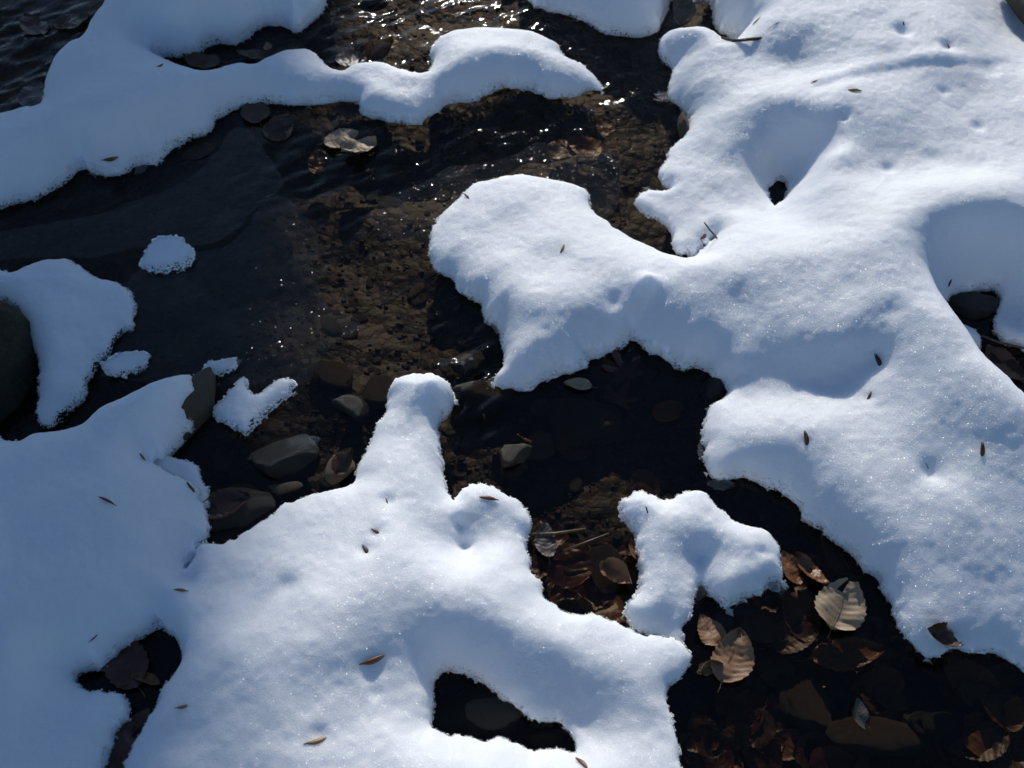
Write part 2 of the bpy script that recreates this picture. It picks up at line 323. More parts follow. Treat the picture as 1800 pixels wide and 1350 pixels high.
def build_mass(m, mat, g=.0026, grains=1500, gsize=.0012, rimw=.003, rimk=.9):
    A = np.concatenate(m.polys); lo = A.min(0) - .03; hi = A.max(0) + .03
    nx = int((hi[0] - lo[0]) / g) + 1; ny = int((hi[1] - lo[1]) / g) + 1
    gx, gy = np.meshgrid(lo[0] + g * np.arange(nx), lo[1] + g * np.arange(ny), indexing='ij'); Q = np.stack([gx.ravel(), gy.ravel()], 1)
    # cheap coarse distance first
    d = np.empty(len(Q))
    for i in range(0, len(Q), 300000): d[i:i + 300000] = seg_dist(Q[i:i + 300000], m.polys)
    rim = np.exp(-np.maximum(d, 0) / .007)
    d = d + .0045 * vnoise(Q[:, 0], Q[:, 1], .03, 4) * np.exp(-np.maximum(d, 0) / .02) + rim * (.0026 * vnoise(Q[:, 0], Q[:, 1], .010, 5) + .0024 * vnoise(Q[:, 0], Q[:, 1], .0052, 6))
    D = d.reshape(nx, ny); G0, G1 = np.gradient(D, g); L = np.hypot(G0, G1) + 1e-6; n0 = (G0 / L).ravel(); n1 = (G1 / L).ravel()
    z = field(m, Q, np.maximum(d, 0)); s = np.maximum(-d, 0); WU = .0105
    z = np.where(d < 0, z - s * 1.3, z); X = Q[:, 0] + n0 * s * 1.3; Y = Q[:, 1] + n1 * s * 1.3
    keep = (d > -WU).reshape(nx, ny); idx = np.full(nx * ny, -1)
    q = (keep[:-1, :-1] & keep[1:, :-1] & keep[1:, 1:] & keep[:-1, 1:])
    I, J = np.nonzero(q); F = np.stack([I * ny + J, (I + 1) * ny + J, (I + 1) * ny + J + 1, I * ny + J + 1], 1)
    used = np.unique(F); idx[used] = np.arange(len(used)); F = idx[F]
    V = np.stack([X, Y, z], 1)[used]
    org = np.array([*V[:, :2].mean(0), 0.0])
    o = mesh_obj(m.name, V - org, F, mat); o.location = org
    ra = o.data.attributes.new('rim', 'FLOAT', 'POINT'); ra.data.foreach_set('value', rimk * np.exp(-np.maximum(d, 0) / rimw).astype(np.float32)[used])
    if grains:
        cand = np.nonzero((np.abs(d) < .0035))[0]; ch = np.random.choice(cand, min(len(cand), grains), replace=False)
        P = np.stack([X, Y, z], 1)[ch] - org; k = len(P)
        sz = gsize * (.5 + np.random.rand(k) ** 2 * 1.4); P[:, :2] -= np.stack([n0, n1], 1)[ch] * (.0015 * np.random.rand(k))[:, None]; P[:, 2] += .001 * np.random.randn(k)
        oc = np.array([(1, 0, 0), (-1, 0, 0), (0, 1, 0), (0, -1, 0), (0, 0, 1), (0, 0, -1)], float); of = np.array([(0, 2, 4), (2, 1, 4), (1, 3, 4), (3, 0, 4), (2, 0, 5), (1, 2, 5), (3, 1, 5), (0, 3, 5)])
        GV = (P[:, None] + oc[None] * sz[:, None, None] * (.7 + .6 * np.random.rand(k, 6, 1))).reshape(-1, 3); GF = (of[None] + 6 * np.arange(k)[:, None, None]).reshape(-1, 3)
        gr = mesh_obj('snow_grains', GV, GF, mat, o, smooth=False); gr['kind'] = 'stuff'
    return o

# --- outlines drawn clockwise from the view; height control points in metres
OUT_A = [(-420, 330), (-60, 210), (0, 196), (27, 190), (75, 178), (78, 165), (80, 150), (85, 125), (100, 95), (125, 72), (150, 60), (158, 40), (170, 22), (185, 0), (215, -70), (300, -200), (560, -200), (590, -40), (573, 0), (560, 25), (545, 35), (528, 50), (515, 52), (505, 45), (490, 42), (465, 42), (450, 50), (440, 62), (415, 72), (385, 75), (365, 78), (345, 90), (315, 97), (290, 96), (272, 92), (262, 90), (283, 100), (310, 115), (350, 125), (380, 123), (420, 112), (450, 112), (470, 102), (495, 92), (520, 87), (545, 88), (555, 98), (575, 115), (600, 125), (620, 115), (640, 110), (670, 110), (695, 118), (720, 126), (755, 127), (760, 110), (762, 85), (770, 70), (790, 58), (820, 50), (870, 47), (910, 50), (945, 58), (980, 78), (985, 92), (1020, 112), (1045, 135), (1058, 150), (1055, 158), (1040, 155), (1020, 165), (995, 168), (960, 168), (940, 160), (935, 153), (900, 152), (870, 155), (850, 165), (820, 175), (785, 178), (770, 195), (750, 205), (735, 215), (715, 212), (690, 210), (660, 206), (640, 203), (632, 195), (628, 180), (605, 172), (580, 175), (550, 182), (525, 180), (490, 178), (460, 177), (430, 180), (405, 192), (385, 205), (375, 220), (350, 235), (320, 250), (295, 258), (280, 278), (262, 285), (245, 285), (225, 300), (195, 306), (170, 305), (155, 298), (148, 285), (140, 295), (115, 315), (85, 335), (55, 348), (20, 355), (0, 360), (-60, 375), (-420, 470)]
CT_A = [(0, 240, .10), (120, 212, .11), (220, 178, .12), (300, 152, .10), (400, 138, .075), (470, 125, .06), (530, 100, .055), (530, 128, .062), (600, 145, .048), (660, 130, .048), (660, 165, .05), (720, 150, .05), (780, 110, .062), (810, 118, .078), (830, 75, .07), (880, 65, .07), (880, 88, .088), (950, 80, .065), (950, 100, .075), (990, 112, .058), (1035, 143, .025), (0, 205, .08), (80, 172, .08), (150, 100, .11), (200, 60, .09), (170, 150, .12), (100, 280, .06), (250, 240, .07), (350, 200, .05), (450, 160, .04), (700, 190, .045), (645, 190, .04), (900, 125, .065), (830, 150, .05), (300, 20, .10), (400, 20, .085), (300, 65, .06), (500, 15, .06), (230, 30, .09), (300, -150, .12), (480, -150, .11), (-350, 390, .09), (-200, 400, .04)]
OUT_B = [(905, -200), (925, -40), (930, 0), (955, 10), (985, 20), (1010, 28), (1035, 35), (1050, 48), (1062, 55), (1085, 57), (1110, 60), (1140, 58), (1155, 50), (1163, 38), (1172, 20), (1180, 0), (1190, -40), (1190, -200)]
CT_B = [(1050, 5, .05), (1120, 15, .07), (1120, 45, .035), (960, -10, .03), (1050, -100, .1), (1150, -150, .1), (950, -150, .08)]
OUT_C = [(1235, -200), (1240, -40), (1242, 0), (1255, 15), (1250, 28), (1256, 45), (1272, 57), (1290, 66), (1303, 70), (1288, 69), (1270, 65), (1255, 55), (1240, 49), (1215, 47), (1190, 50), (1170, 60), (1162, 75), (1160, 90), (1168, 105), (1185, 118), (1187, 125), (1180, 140), (1176, 150), (1174, 166), (1189, 180), (1206, 201), (1212, 212), (1209, 225), (1200, 245), (1187, 253), (1173, 273), (1160, 300), (1163, 320), (1177, 333), (1133, 337), (1113, 357), (1123, 370), (1147, 383), (1173, 393), (1183, 407), (1180, 430), (1190, 443), (1212, 443), (1230, 438), (1252, 425), (1238, 438), (1225, 450), (1210, 456), (1190, 452), (1170, 447), (1150, 437), (1115, 422), (1085, 405), (1060, 385), (1040, 367), (1036, 350), (1030, 335), (1010, 325), (980, 317), (950, 312), (915, 310), (880, 313), (850, 320), (825, 330), (810, 345), (795, 360), (775, 380), (765, 400), (758, 425), (753, 445), (760, 465), (770, 480), (790, 485), (800, 500), (820, 520), (840, 530), (850, 545), (853, 560), (870, 570), (878, 590), (882, 610), (885, 630), (883, 650), (868, 668), (862, 674), (880, 677), (900, 680), (920, 685), (940, 680), (960, 668), (985, 660), (1010, 650), (1030, 640), (1030, 630), (1050, 625), (1070, 615), (1095, 605), (1110, 590), (1116, 590), (1125, 600), (1140, 612), (1165, 625), (1200, 645), (1225, 645), (1245, 652), (1260, 668), (1275, 685), (1276, 694), (1262, 705), (1245, 715), (1238, 735), (1232, 770), (1237, 790), (1240, 815), (1252, 835), (1270, 840), (1300, 840), (1330, 848), (1365, 855), (1385, 870), (1400, 890), (1415, 910), (1440, 925), (1465, 945), (1490, 965), (1505, 985), (1520, 1005), (1540, 1015), (1550, 1035), (1565, 1055), (1575, 1075), (1583, 1100), (1600, 1125), (1615, 1145), (1635, 1155), (1650, 1153), (1662, 1138), (1680, 1135), (1710, 1145), (1750, 1140), (1770, 1155), (1790, 1168), (1860, 1200), (2250, 1300), (2250, 1000), (2100, 900), (1900, 770), (1800, 700), (1775, 675), (1750, 655), (1720, 628), (1700, 600), (1680, 570), (1662, 545), (1657, 535), (1668, 524), (1685, 515), (1720, 508), (1750, 508), (1757, 520), (1752, 545), (1745, 575), (1760, 595), (1790, 608), (1860, 625), (2250, 660), (2250, -200)]
HOLE_C = [(1370, 309), (1364, 318), (1350, 330), (1346, 338), (1352, 350), (1365, 361), (1375, 352), (1383, 338), (1383, 325), (1378, 312)]
CT_C = [(930, 330, .055), (850, 360, .05), (800, 430, .048), (900, 400, .06), (980, 370, .06), (800, 470, .038), (840, 490, .058), (930, 440, .072), (960, 480, .085), (900, 530, .08), (1010, 520, .09), (960, 565, .08), (880, 580, .05), (900, 620, .06), (960, 620, .066), (1020, 595, .072), (890, 655, .03), (1050, 440, .085), (1080, 490, .092), (1080, 565, .065), (1100, 540, .083), (1120, 470, .095), (1200, 475, .105), (1180, 550, .08), (1240, 610, .072), (1170, 590, .07),
 (1300, 430, .11), (1300, 470, .122), (1400, 410, .12), (1400, 460, .145), (1500, 390, .15), (1500, 500, .152), (1300, 540, .10), (1250, 580, .085), (1350, 600, .092), (1300, 625, .078), (1300, 660, .056), (1350, 650, .066), (1400, 590, .115), (1450, 540, .138), (1485, 590, .13), (1420, 645, .085), (1500, 640, .09), (1450, 688, .062), (1370, 692, .057), (1300, 697, .045), (1540, 655, .103), (1600, 600, .145), (1560, 690, .105), (1450, 730, .08), (1380, 740, .075), (1300, 750, .065), (1265, 740, .05),
 (1620, 490, .165), (1660, 560, .168), (1720, 645, .168), (1800, 715, .168), (1650, 640, .15), (1700, 730, .14), (1750, 800, .125), (1600, 780, .105), (1450, 800, .08), (1350, 800, .068), (1280, 790, .05), (1400, 855, .055), (1500, 900, .068), (1600, 900, .082), (1700, 900, .095), (1780, 900, .10), (1500, 955, .05), (1600, 1020, .055), (1700, 1020, .062), (1780, 1020, .066), (1650, 1110, .032), (1750, 1120, .032), (1950, 850, .14), (2150, 1050, .08),
 (1550, 360, .158), (1555, 405, .176), (1610, 392, .172), (1700, 380, .165), (1790, 370, .165), (1660, 440, .11), (1720, 440, .105), (1790, 440, .105), (1700, 495, .045), (1780, 495, .045), (1790, 570, .025), (1900, 560, .04), (1900, 470, .08),
 (1500, 300, .125), (1600, 300, .13), (1700, 300, .138), (1790, 260, .14), (1690, 180, .135), (1640, 215, .14), (1760, 200, .14), (1560, 125, .15), (1560, 160, .155), (1700, 110, .155), (1300, 60, .115), (1300, 108, .095), (1400, 112, .11), (1350, 160, .125), (1420, 165, .135), (1500, 80, .145), (1200, 75, .075), (1230, 110, .08), (1220, 150, .06), (1240, 185, .06), (1190, 160, .025),
 (1387, 178, .13), (1310, 185, .11), (1450, 195, .14), (1255, 230, .075), (1235, 290, .055), (1190, 300, .035), (1387, 225, .09), (1340, 250, .08), (1425, 250, .085), (1375, 290, .03), (1345, 305, .04), (1405, 315, .04), (1365, 372, .055), (1425, 370, .11), (1450, 325, .13), (1462, 270, .14), (1290, 320, .06), (1310, 375, .07), (1200, 360, .038), (1150, 355, .025), (1210, 420, .035), (1280, 405, .085), (1250, 350, .05),
 (1290, 5, .12), (1450, 0, .15), (1400, 50, .14), (1600, 20, .15), (1740, 20, .095), (1775, 60, .075), (1790, 115, .13), (1690, 50, .15), (1500, -150, .18), (2100, 100, .2), (2150, 350, .2), (1850, 40, .06), (1900, 180, .17), (2100, -150, .2)]
FT_C = [(1137, 506, .15, .014, .034), (1105, 532, .13, .011, .015), (1092, 552, .12, .010, .014), (1120, 540, .12, .008, .010), (1076, 530, .13, .013, -.010), (1585, 50, .15, .011, -.010), (1592, 56, .15, .008, -.006), (1667, 75, .15, .010, -.010), (1745, 118, .155, .013, -.006), (1487, 200, .15, .009, -.007), (1640, 275, .17, .012, -.006), (1563, 292, .17, .010, -.008), (1720, 220, .16, .009, -.007), (1660, 157, .155, .008, -.005), (1572, 540, .18, .012, -.005), (1640, 827, .11, .012, -.009), (1543, 630, .12, .016, -.010), (1527, 700, .10, .006, -.003), (1416, 780, .07, .006, -.003), (1497, 160, .14, .007, -.003)]
# a vole run winds across the upper bank: a soft raised line with a groove below it
for k in range(26):
    u = k / 25; x = 1432 + u * 330; y = 143 - 38 * math.sin(min(1, u * 1.25) * 1.57) - 6 * u
    FT_C.append((x, y - 5, .15, .013, .0022)); FT_C.append((x + 3, y + 8, .15, .009, -.0018))
OUT_D = [(-420, 500), (-60, 470), (0, 476), (20, 478), (45, 467), (75, 457), (100, 455), (130, 465), (155, 480), (180, 492), (205, 500), (225, 513), (235, 530), (235, 555), (230, 575), (210, 580), (205, 600), (190, 620), (170, 640), (160, 660), (150, 690), (130, 715), (110, 735), (85, 752), (72, 750), (68, 720), (70, 690), (68, 650), (56, 610), (42, 580), (38, 555), (20, 535), (0, 530), (-60, 540), (-420, 600)]
CT_D = [(20, 495, .05), (100, 480, .055), (180, 510, .04), (215, 545, .025), (100, 560, .055), (150, 600, .035), (110, 680, .04), (90, 735, .025), (-100, 505, .06), (-300, 540, .06)]
OUT_IJ = [(-420, 800), (-60, 768), (0, 773), (30, 775), (55, 760), (80, 757), (115, 752), (145, 740), (170, 720), (210, 700), (250, 682), (280, 668), (310, 660), (335, 658), (347, 668), (348, 680, .06), (335, 700, .06), (325, 720, .06), (310, 745, .06), (295, 762, .06), (270, 790, .05), (258, 803, .04), (266, 812, .03), (285, 825, .02), (310, 840), (335, 852), (345, 862), (352, 880), (362, 900), (368, 925), (365, 945), (348, 955), (340, 975), (326, 1000), (338, 985), (352, 957), (380, 955), (415, 952), (425, 940), (440, 930), (465, 915), (480, 905), (500, 890), (520, 877), (550, 868), (580, 860), (610, 855), (627, 848), (625, 835), (632, 810), (645, 790), (655, 770), (665, 748), (680, 730), (683, 715), (680, 695), (690, 672), (710, 663), (740, 660), (765, 662), (785, 672), (798, 688), (800, 705), (795, 725), (780, 735), (772, 750), (772, 780), (775, 810), (780, 840), (785, 860), (795, 880), (810, 865), (830, 857), (845, 853), (870, 860), (895, 872), (915, 885), (925, 902), (935, 920), (930, 935), (920, 950), (922, 970), (930, 990), (940, 1010), (955, 1030), (958, 1050), (975, 1068), (1000, 1083), (1020, 1080), (1040, 1075), (1070, 1088), (1100, 1103), (1130, 1118), (1165, 1122), (1195, 1128), (1208, 1140), (1213, 1160), (1205, 1180), (1190, 1195), (1178, 1205), (1173, 1230), (1178, 1260), (1188, 1290), (1195, 1320), (1200, 1360), (1205, 1420), (1205, 1650), (-420, 1650)]
HOLE_J = [(765, 1200), (772, 1188), (790, 1180), (815, 1182), (840, 1195), (870, 1220), (900, 1240), (930, 1258), (950, 1268), (975, 1270), (995, 1285), (1005, 1305), (1013, 1323), (990, 1320), (965, 1318), (940, 1322), (920, 1315), (900, 1305), (875, 1298), (850, 1303), (820, 1300), (800, 1297), (780, 1285), (765, 1278), (762, 1260), (768, 1235), (763, 1215)]
GAP_I = [(278, 1088), (265, 1110), (235, 1125), (205, 1150), (185, 1180), (160, 1180), (138, 1190), (140, 1200), (165, 1215), (190, 1220), (215, 1223), (225, 1235), (222, 1260), (205, 1285), (195, 1310), (185, 1335), (180, 1400), (170, 1560), (200, 1560), (215, 1400), (220, 1345), (235, 1310), (255, 1270), (275, 1240), (290, 1210), (305, 1185), (318, 1160), (318, 1145), (305, 1120), (290, 1105)]
CT_IJ = [(30, 800, .10), (100, 785, .10), (180, 745, .10), (260, 705, .10), (325, 672, .095), (300, 725, .08), (150, 850, .11), (250, 835, .085), (320, 875, .05), (50, 950, .12), (150, 950, .11), (250, 950, .08), (340, 930, .04), (300, 1000, .055), (100, 1050, .12), (200, 1080, .10), (50, 1150, .12), (80, 1250, .09), (180, 1250, .075), (150, 1320, .08), (255, 1085, .08), (130, 1165, .09), (30, 1100, .135), (-300, 1000, .15), (-200, 1300, .14), (-300, 850, .12),
 (740, 685, .075), (715, 745, .055), (700, 820, .07), (745, 800, .06), (650, 880, .08), (560, 900, .075), (430, 980, .07), (350, 985, .045), (335, 1060, .07), (450, 1080, .1), (600, 960, .1), (700, 950, .11), (760, 890, .07), (800, 940, .05), (818, 968, .04), (850, 885, .055), (895, 925, .045), (860, 972, .065), (850, 1005, .095), (760, 1000, .115), (900, 1060, .10), (1000, 1110, .075), (1100, 1140, .065), (1180, 1158, .05),
 (720, 1090, .117), (800, 1065, .117), (880, 1085, .107), (980, 1125, .092), (1060, 1165, .08), (1130, 1200, .065), (760, 1150, .095), (860, 1160, .083), (950, 1225, .06), (1020, 1275, .038), (1050, 1300, .045), (1100, 1300, .06), (1150, 1280, .05), (700, 1300, .11), (800, 1322, .11), (900, 1335, .1), (1000, 1345, .08), (1100, 1350, .075), (650, 1230, .10), (720, 1240, .085), (735, 1270, .087), (550, 1250, .11), (600, 1285, .105), (450, 1250, .11), (350, 1200, .08), (300, 1290, .06), (400, 1150, .105), (550, 1120, .13), (650, 1090, .13), (500, 1020, .11), (350, 1330, .08), (600, 1480, .12), (1000, 1500, .1), (300, 1450, .08), (1150, 1500, .07)]
FT_IJ = [(655, 1170, .12, .014, -.006), (660, 935, .1, .010, -.006), (645, 962, .1, .011, -.008), (683, 882, .08, .008, -.006), (490, 1030, .11, .014, -.007), (505, 1020, .11, .010, -.005), (355, 1085, .08, .016, -.007), (560, 1292, .11, .010, -.006), (660, 1217, .1, .006, -.004), (808, 920, .05, .008, -.015), (815, 950, .05, .009, -.02), (325, 1010, .05, .014, -.02)]
OUT_L = [(1092, 890), (1100, 880), (1110, 870), (1130, 865), (1145, 872), (1160, 880), (1180, 880), (1195, 870), (1220, 862), (1240, 867), (1252, 880), (1262, 892), (1283, 912), (1310, 922), (1340, 930), (1358, 942), (1370, 962), (1372, 985), (1376, 1005), (1383, 1025), (1365, 1020), (1350, 1030), (1335, 1048), (1310, 1055), (1285, 1062), (1262, 1058), (1245, 1045), (1233, 1025), (1225, 1035), (1218, 1060), (1210, 1085), (1200, 1105), (1200, 1150), (1185, 1165), (1160, 1150), (1150, 1118), (1125, 1112), (1105, 1095), (1097, 1070), (1105, 1060), (1122, 1045), (1125, 1020), (1125, 990), (1120, 965), (1118, 945), (1105, 925), (1095, 910)]
CT_L = [(1130, 885, .05), (1220, 885, .055), (1180, 900, .05), (1160, 950, .05), (1150, 1000, .052), (1160, 1050, .045), (1170, 1095, .016), (1180, 1115, .014), (1240, 930, .055), (1310, 950, .055), (1350, 980, .05), (1300, 1015, .055), (1260, 1035, .048), (1235, 965, .04), (1232, 1000, .022)]
FT_L = [(1340, 968, .05, .008, -.006), (1235, 975, .04, .010, -.010)]
OUT_E = [(248, 470), (250, 450), (262, 435), (280, 420), (300, 415), (320, 418), (333, 432), (337, 448), (330, 465), (315, 470), (298, 475), (280, 478), (260, 475)]
OUT_F = [(180, 640), (195, 632), (215, 622), (240, 618), (257, 622), (250, 640), (225, 655), (205, 658), (185, 652)]
OUT_G = [(355, 648), (365, 638), (385, 635), (415, 628), (415, 640), (400, 650), (385, 660), (378, 655), (365, 650)]
OUT_H = [(378, 715), (395, 705), (405, 685), (420, 668), (430, 665), (432, 680), (445, 693), (460, 690), (480, 675), (500, 667), (515, 672), (508, 690), (490, 708), (475, 720), (458, 740), (445, 750), (432, 765), (420, 755), (400, 745), (382, 735), (375, 728)]
OUT_M = [(255, 818), (270, 805), (290, 798), (320, 805), (345, 820), (350, 840), (360, 858), (365, 890), (330, 890), (290, 850)]
OUT_N = [(1655, 575), (1676, 566), (1697, 570), (1716, 580), (1725, 600), (1722, 622), (1710, 640), (1680, 630)]

mA = mass('snow_bank', OUT_A, CT_A, hscale=.92)
mB = mass('snow_bank', OUT_B, CT_B)
mC = mass('snow_bank', OUT_C, CT_C, [HOLE_C], FT_C, hscale=.88, rk=.85)
mD = mass('snow_patch', OUT_D, CT_D)
mIJ = mass('snow_bank', OUT_IJ, CT_IJ, [HOLE_J, GAP_I], FT_IJ, hscale=.85, tilt=.05)
mL = mass('snow_patch', OUT_L, CT_L, feats=FT_L)
flat = lambda o, z: [(np.mean([p[0] for p in o]) + dx, np.mean([p[1] for p in o]) + dy, z) for dx, dy in ((0, 0), (30, 0), (-30, 0), (0, 30), (0, -30))]
mE = mass('snow_patch', OUT_E, flat(OUT_E, .018), rmax=.03); mF = mass('snow_patch', OUT_F, flat(OUT_F, .012)); mG = mass('slush_crust', OUT_G, flat(OUT_G, .014)); mH = mass('slush_crust', OUT_H, flat(OUT_H, .028), rmax=.03)
mM = mass('snow_patch', OUT_M, flat(OUT_M, .022)); mN = mass('snow_patch', OUT_N, flat(OUT_N, .045))

# ------------------------------------------------------------------ stream bed, water
def bed_z(x, y):
    z = -.055 + .022 * vnoise(x, y, .32, 11) + .012 * vnoise(x, y, .11, 12) + .004 * vnoise(x, y, .03, 13)
    r = np.hypot(x, y - 1.1)
    t = np.clip((r - 2.6) / 1.6, 0, 1); t = t * t * (3 - 2 * t)
    return z * (1 - t) + t * (.18 + .12 * vnoise(x, y, 1.7, 14) + .02 * np.maximum(r - 4, 0))
a = np.concatenate([-np.geomspace(60, 1.75, 26), np.arange(-1.7, 1.701, .011), np.geomspace(1.75, 60, 26)])
gx, gy = np.meshgrid(a, a + 1.1, indexing='ij'); n_ = len(a)
I, J = np.meshgrid(np.arange(n_ - 1), np.arange(n_ - 1), indexing='ij'); I = I.ravel(); J = J.ravel()
bed = mesh_obj('stream_bed', np.stack([gx.ravel(), gy.ravel(), bed_z(gx.ravel(), gy.ravel())], 1), np.stack([I * n_ + J, (I + 1) * n_ + J, (I + 1) * n_ + J + 1, I * n_ + J + 1], 1), M_BED)
tag(bed, kind='structure')
RIFFLES = [(690, 10, .12, 1.5), (860, 15, .07, 1.2), (800, 675, .07, 1.6), (830, 640, .05, 1.4), (780, 740, .05, 1.), (960, 300, .10, .35), (1000, 935, .06, .6), (560, 320, .12, .45), (40, 120, .16, 1.3), (700, 540, .12, .3), (720, 250, .12, .3), (580, 120, .06, .9), (1060, 165, .03, 1.)]
a = np.arange(-2.3, 2.301, .006); b_ = np.arange(-.9, 3.4, .006); gx, gy = np.meshgrid(a, b_, indexing='ij'); X = gx.ravel(); Y = gy.ravel()
amp = np.full(len(X), .10)
for px, py, rad, s in RIFFLES:
    c = at(px, py); amp += s * np.exp(-((X - c[0]) ** 2 + (Y - c[1]) ** 2) / (2 * rad * rad))
u = X * .8 + Y * .6; v = -X * .6 + Y * .8
Z = amp * 2.6 * (.0010 * vnoise(u * .35, v * 1.2, .032, 21) + .0011 * vnoise(u * .5, v, .022, 22) + .0008 * vnoise(u * .45, v, .014, 23))
nx, ny = len(a), len(b_); I, J = np.meshgrid(np.arange(nx - 1), np.arange(ny - 1), indexing='ij'); I = I.ravel(); J = J.ravel()
water = mesh_obj('stream_water', np.stack([X, Y, Z], 1), np.stack([I * ny + J, (I + 1) * ny + J, (I + 1) * ny + J + 1, I * ny + J + 1], 1), M_WATER); tag(water, kind='structure')

# ------------------------------------------------------------------ snow objects
def snow(m, mat, label, cat, **k):
    return tag(build_mass(m, mat, **k), label, cat)
snow(mA, M_SNOW, 'long winding snow arm crossing the stream, ending in a lit hump and pointed tip', 'snow bank', grains=6000)
snow(mB, M_SNOW, 'rounded snow lobe beside the pale upright leaf, upstream of the hump', 'snow bank', grains=1500)
snow(mC, M_SNOW, 'largest sunlit snow bank with a funnel hole and two scooped shaded hollows', 'snow bank', grains=9000, g=.003)
snow(mD, M_SNOW, 'shaded tapering snow patch beside the dark mossy rock', 'snow patch', grains=3000, rimw=.010, rimk=1.3)
snow(mIJ, M_SNOW, 'broad snow bank with a shoe-shaped hole and a tall knobbed arm into the water', 'snow bank', grains=8000, g=.0028)
snow(mL, M_SNOW, 'two-lobed snow patch standing alone between the leaf-littered pools', 'snow patch', grains=2500, g=.002)
snow(mE, M_SNOW, 'small round snow cap sitting on the smooth stream ice', 'snow patch', grains=900, g=.002, gsize=.0017, rimw=.016, rimk=1.2)
snow(mF, M_SNOW, 'faint strip of granular snow beside the tapering shaded patch', 'snow patch', grains=900, g=.002, gsize=.0016, rimw=.016, rimk=1.2)
snow(mG, M_SNOW, 'tiny glassy slush crust at the tip of the brown slab', 'slush', grains=500, g=.0018, gsize=.0014, rimw=.010, rimk=1.3)
snow(mH, M_SNOW, 'forked lump of half-melted icy slush with a drip at its lower point', 'slush', grains=1500, g=.0018, gsize=.0014, rimw=.010, rimk=1.3)
snow(mM, M_SNOW, 'low ledge of shaded snow beneath the brown slab', 'snow patch', grains=600)
snow(mN, M_SNOW, 'small rounded snow cushion in the dark gap behind the ridge', 'snow patch', grains=500)

# ------------------------------------------------------------------ ice sheets
def ice_sheet(poly, mat, z0, th, label):
    S = resample([(p[0], p[1]) for p in poly], 12); W = np.array([at(s[0], s[1], z0 + th)[:2] for s in S])
    W += .020 * np.stack([vnoise(W[:, 0], W[:, 1], .09, 33), vnoise(W[:, 0], W[:, 1], .09, 34)], 1)
    W += .004 * np.stack([vnoise(W[:, 0], W[:, 1], .02, 31), vnoise(W[:, 0], W[:, 1], .02, 32)], 1)
    import bmesh
    bm = bmesh.new(); c = W.mean(0)
    f = bm.faces.new([bm.verts.new((x - c[0], y - c[1], z0)) for x, y in W]); f.normal_update()
    if f.normal.z < 0: f.normal_flip()
    r = bmesh.ops.extrude_face_region(bm, geom=[f]); top = [v for v in r['geom'] if isinstance(v, bmesh.types.BMVert)]
    for v in top: v.co.z += th
    bmesh.ops.recalc_face_normals(bm, faces=bm.faces)
    me = bpy.data.meshes.new('ice_sheet'); bm.to_mesh(me); bm.free(); me.materials.append(mat)
    o = bpy.data.objects.new('ice_sheet', me); C.objects.link(o); o.location = (c[0], c[1], 0)
    md = o.modifiers.new('bevel', 'BEVEL'); md.width = .0006; md.segments = 2; md.limit_method = 'ANGLE'
    return tag(o, label, 'ice')
ice_sheet([(665, 388), (690, 355), (720, 330), (760, 308), (800, 297), (850, 290), (900, 272), (950, 260), (1000, 255), (1060, 262), (1085, 275), (1083, 320), (1060, 370), (980, 420), (880, 440), (800, 430), (765, 428), (740, 425), (700, 412)], M_ICE, .001, .0025, 'thin grey frosted ice shelf ringing the rounded snow blob')
ice_sheet([(357, 449), (400, 438), (450, 392), (493, 350), (530, 380), (546, 420), (545, 470), (557, 530), (592, 556), (622, 573), (610, 597), (570, 627), (532, 667), (480, 680), (420, 670), (340, 660), (200, 680), (150, 640), (180, 560), (215, 500), (280, 470)], M_ICE, .001, .0025, 'dull translucent ice sheet with a curved lip below the small snow cap')
ice_sheet([(405, 230), (365, 277), (345, 298), (300, 323), (250, 342), (150, 372), (60, 395), (-100, 420), (-100, 450), (100, 455), (240, 440), (345, 440), (395, 428), (445, 384), (488, 345), (480, 300), (450, 262)], M_ICE_BLUE, .0005, .0013, 'smooth bluish ice sheet along the winding snow arm')

# ------------------------------------------------------------------ stones
def stone_mesh(name, seed, sub=3, ang=.5, flat_=.6):
    import bmesh
    bm = bmesh.new(); bmesh.ops.create_icosphere(bm, subdivisions=sub, radius=1)
    rs = np.random.RandomState(seed); pl = [(Vector(rs.randn(3)).normalized(), rs.uniform(.42, .85)) for _ in range(11)]
    for v in bm.verts:
        c = v.co.copy() * (1 + (.05 * float(vnoise(v.co.x * 3 + v.co.z * 2, v.co.y * 3 - v.co.z * 2, .5, seed + 7)) if sub > 3 else 0))
        for nrm, dd in pl:
            k = c.dot(nrm) - dd
            if k > 0: c -= nrm * k * ang
        q = c * 1.7; c *= 1 + .10 * float(vnoise(q.x + q.z * .7, q.y - q.z * .5, .8, seed)) + .03 * float(vnoise(q.x + q.z, q.y + q.z, .25, seed + 1))
        c.z *= flat_; v.co = c
    me = bpy.data.meshes.new(name); bm.to_mesh(me); bm.free(); me.polygons.foreach_set('use_smooth', [True] * len(me.polygons)); return me
def stone(px, py, z, wpx, hpx, thick, mat, label, rot=0, seed=1, name='stone', flat_=1.0, ang=.7, tilt=(0, 0), sub=4):
    """centre at sketch (px,py), spans given in sketch units, thick = full height in m"""
    c = at(px, py, z); sx = (at(px + wpx / 2, py, z) - at(px - wpx / 2, py, z))[0] / 2; sy = (at(px, py - hpx / 2, z) - at(px, py + hpx / 2, z))[1] / 2
    me = stone_mesh(name, seed, sub, ang, 1.0); o = bpy.data.objects.new(name, me); C.objects.link(o); me.materials.append(mat)
    o.location = (c[0], c[1], z); o.scale = (sx * 1.12, sy * 1.05, thick / 2); o.rotation_euler = (R(tilt[0]), R(tilt[1]), R(rot))
    return tag(o, label, 'stone')
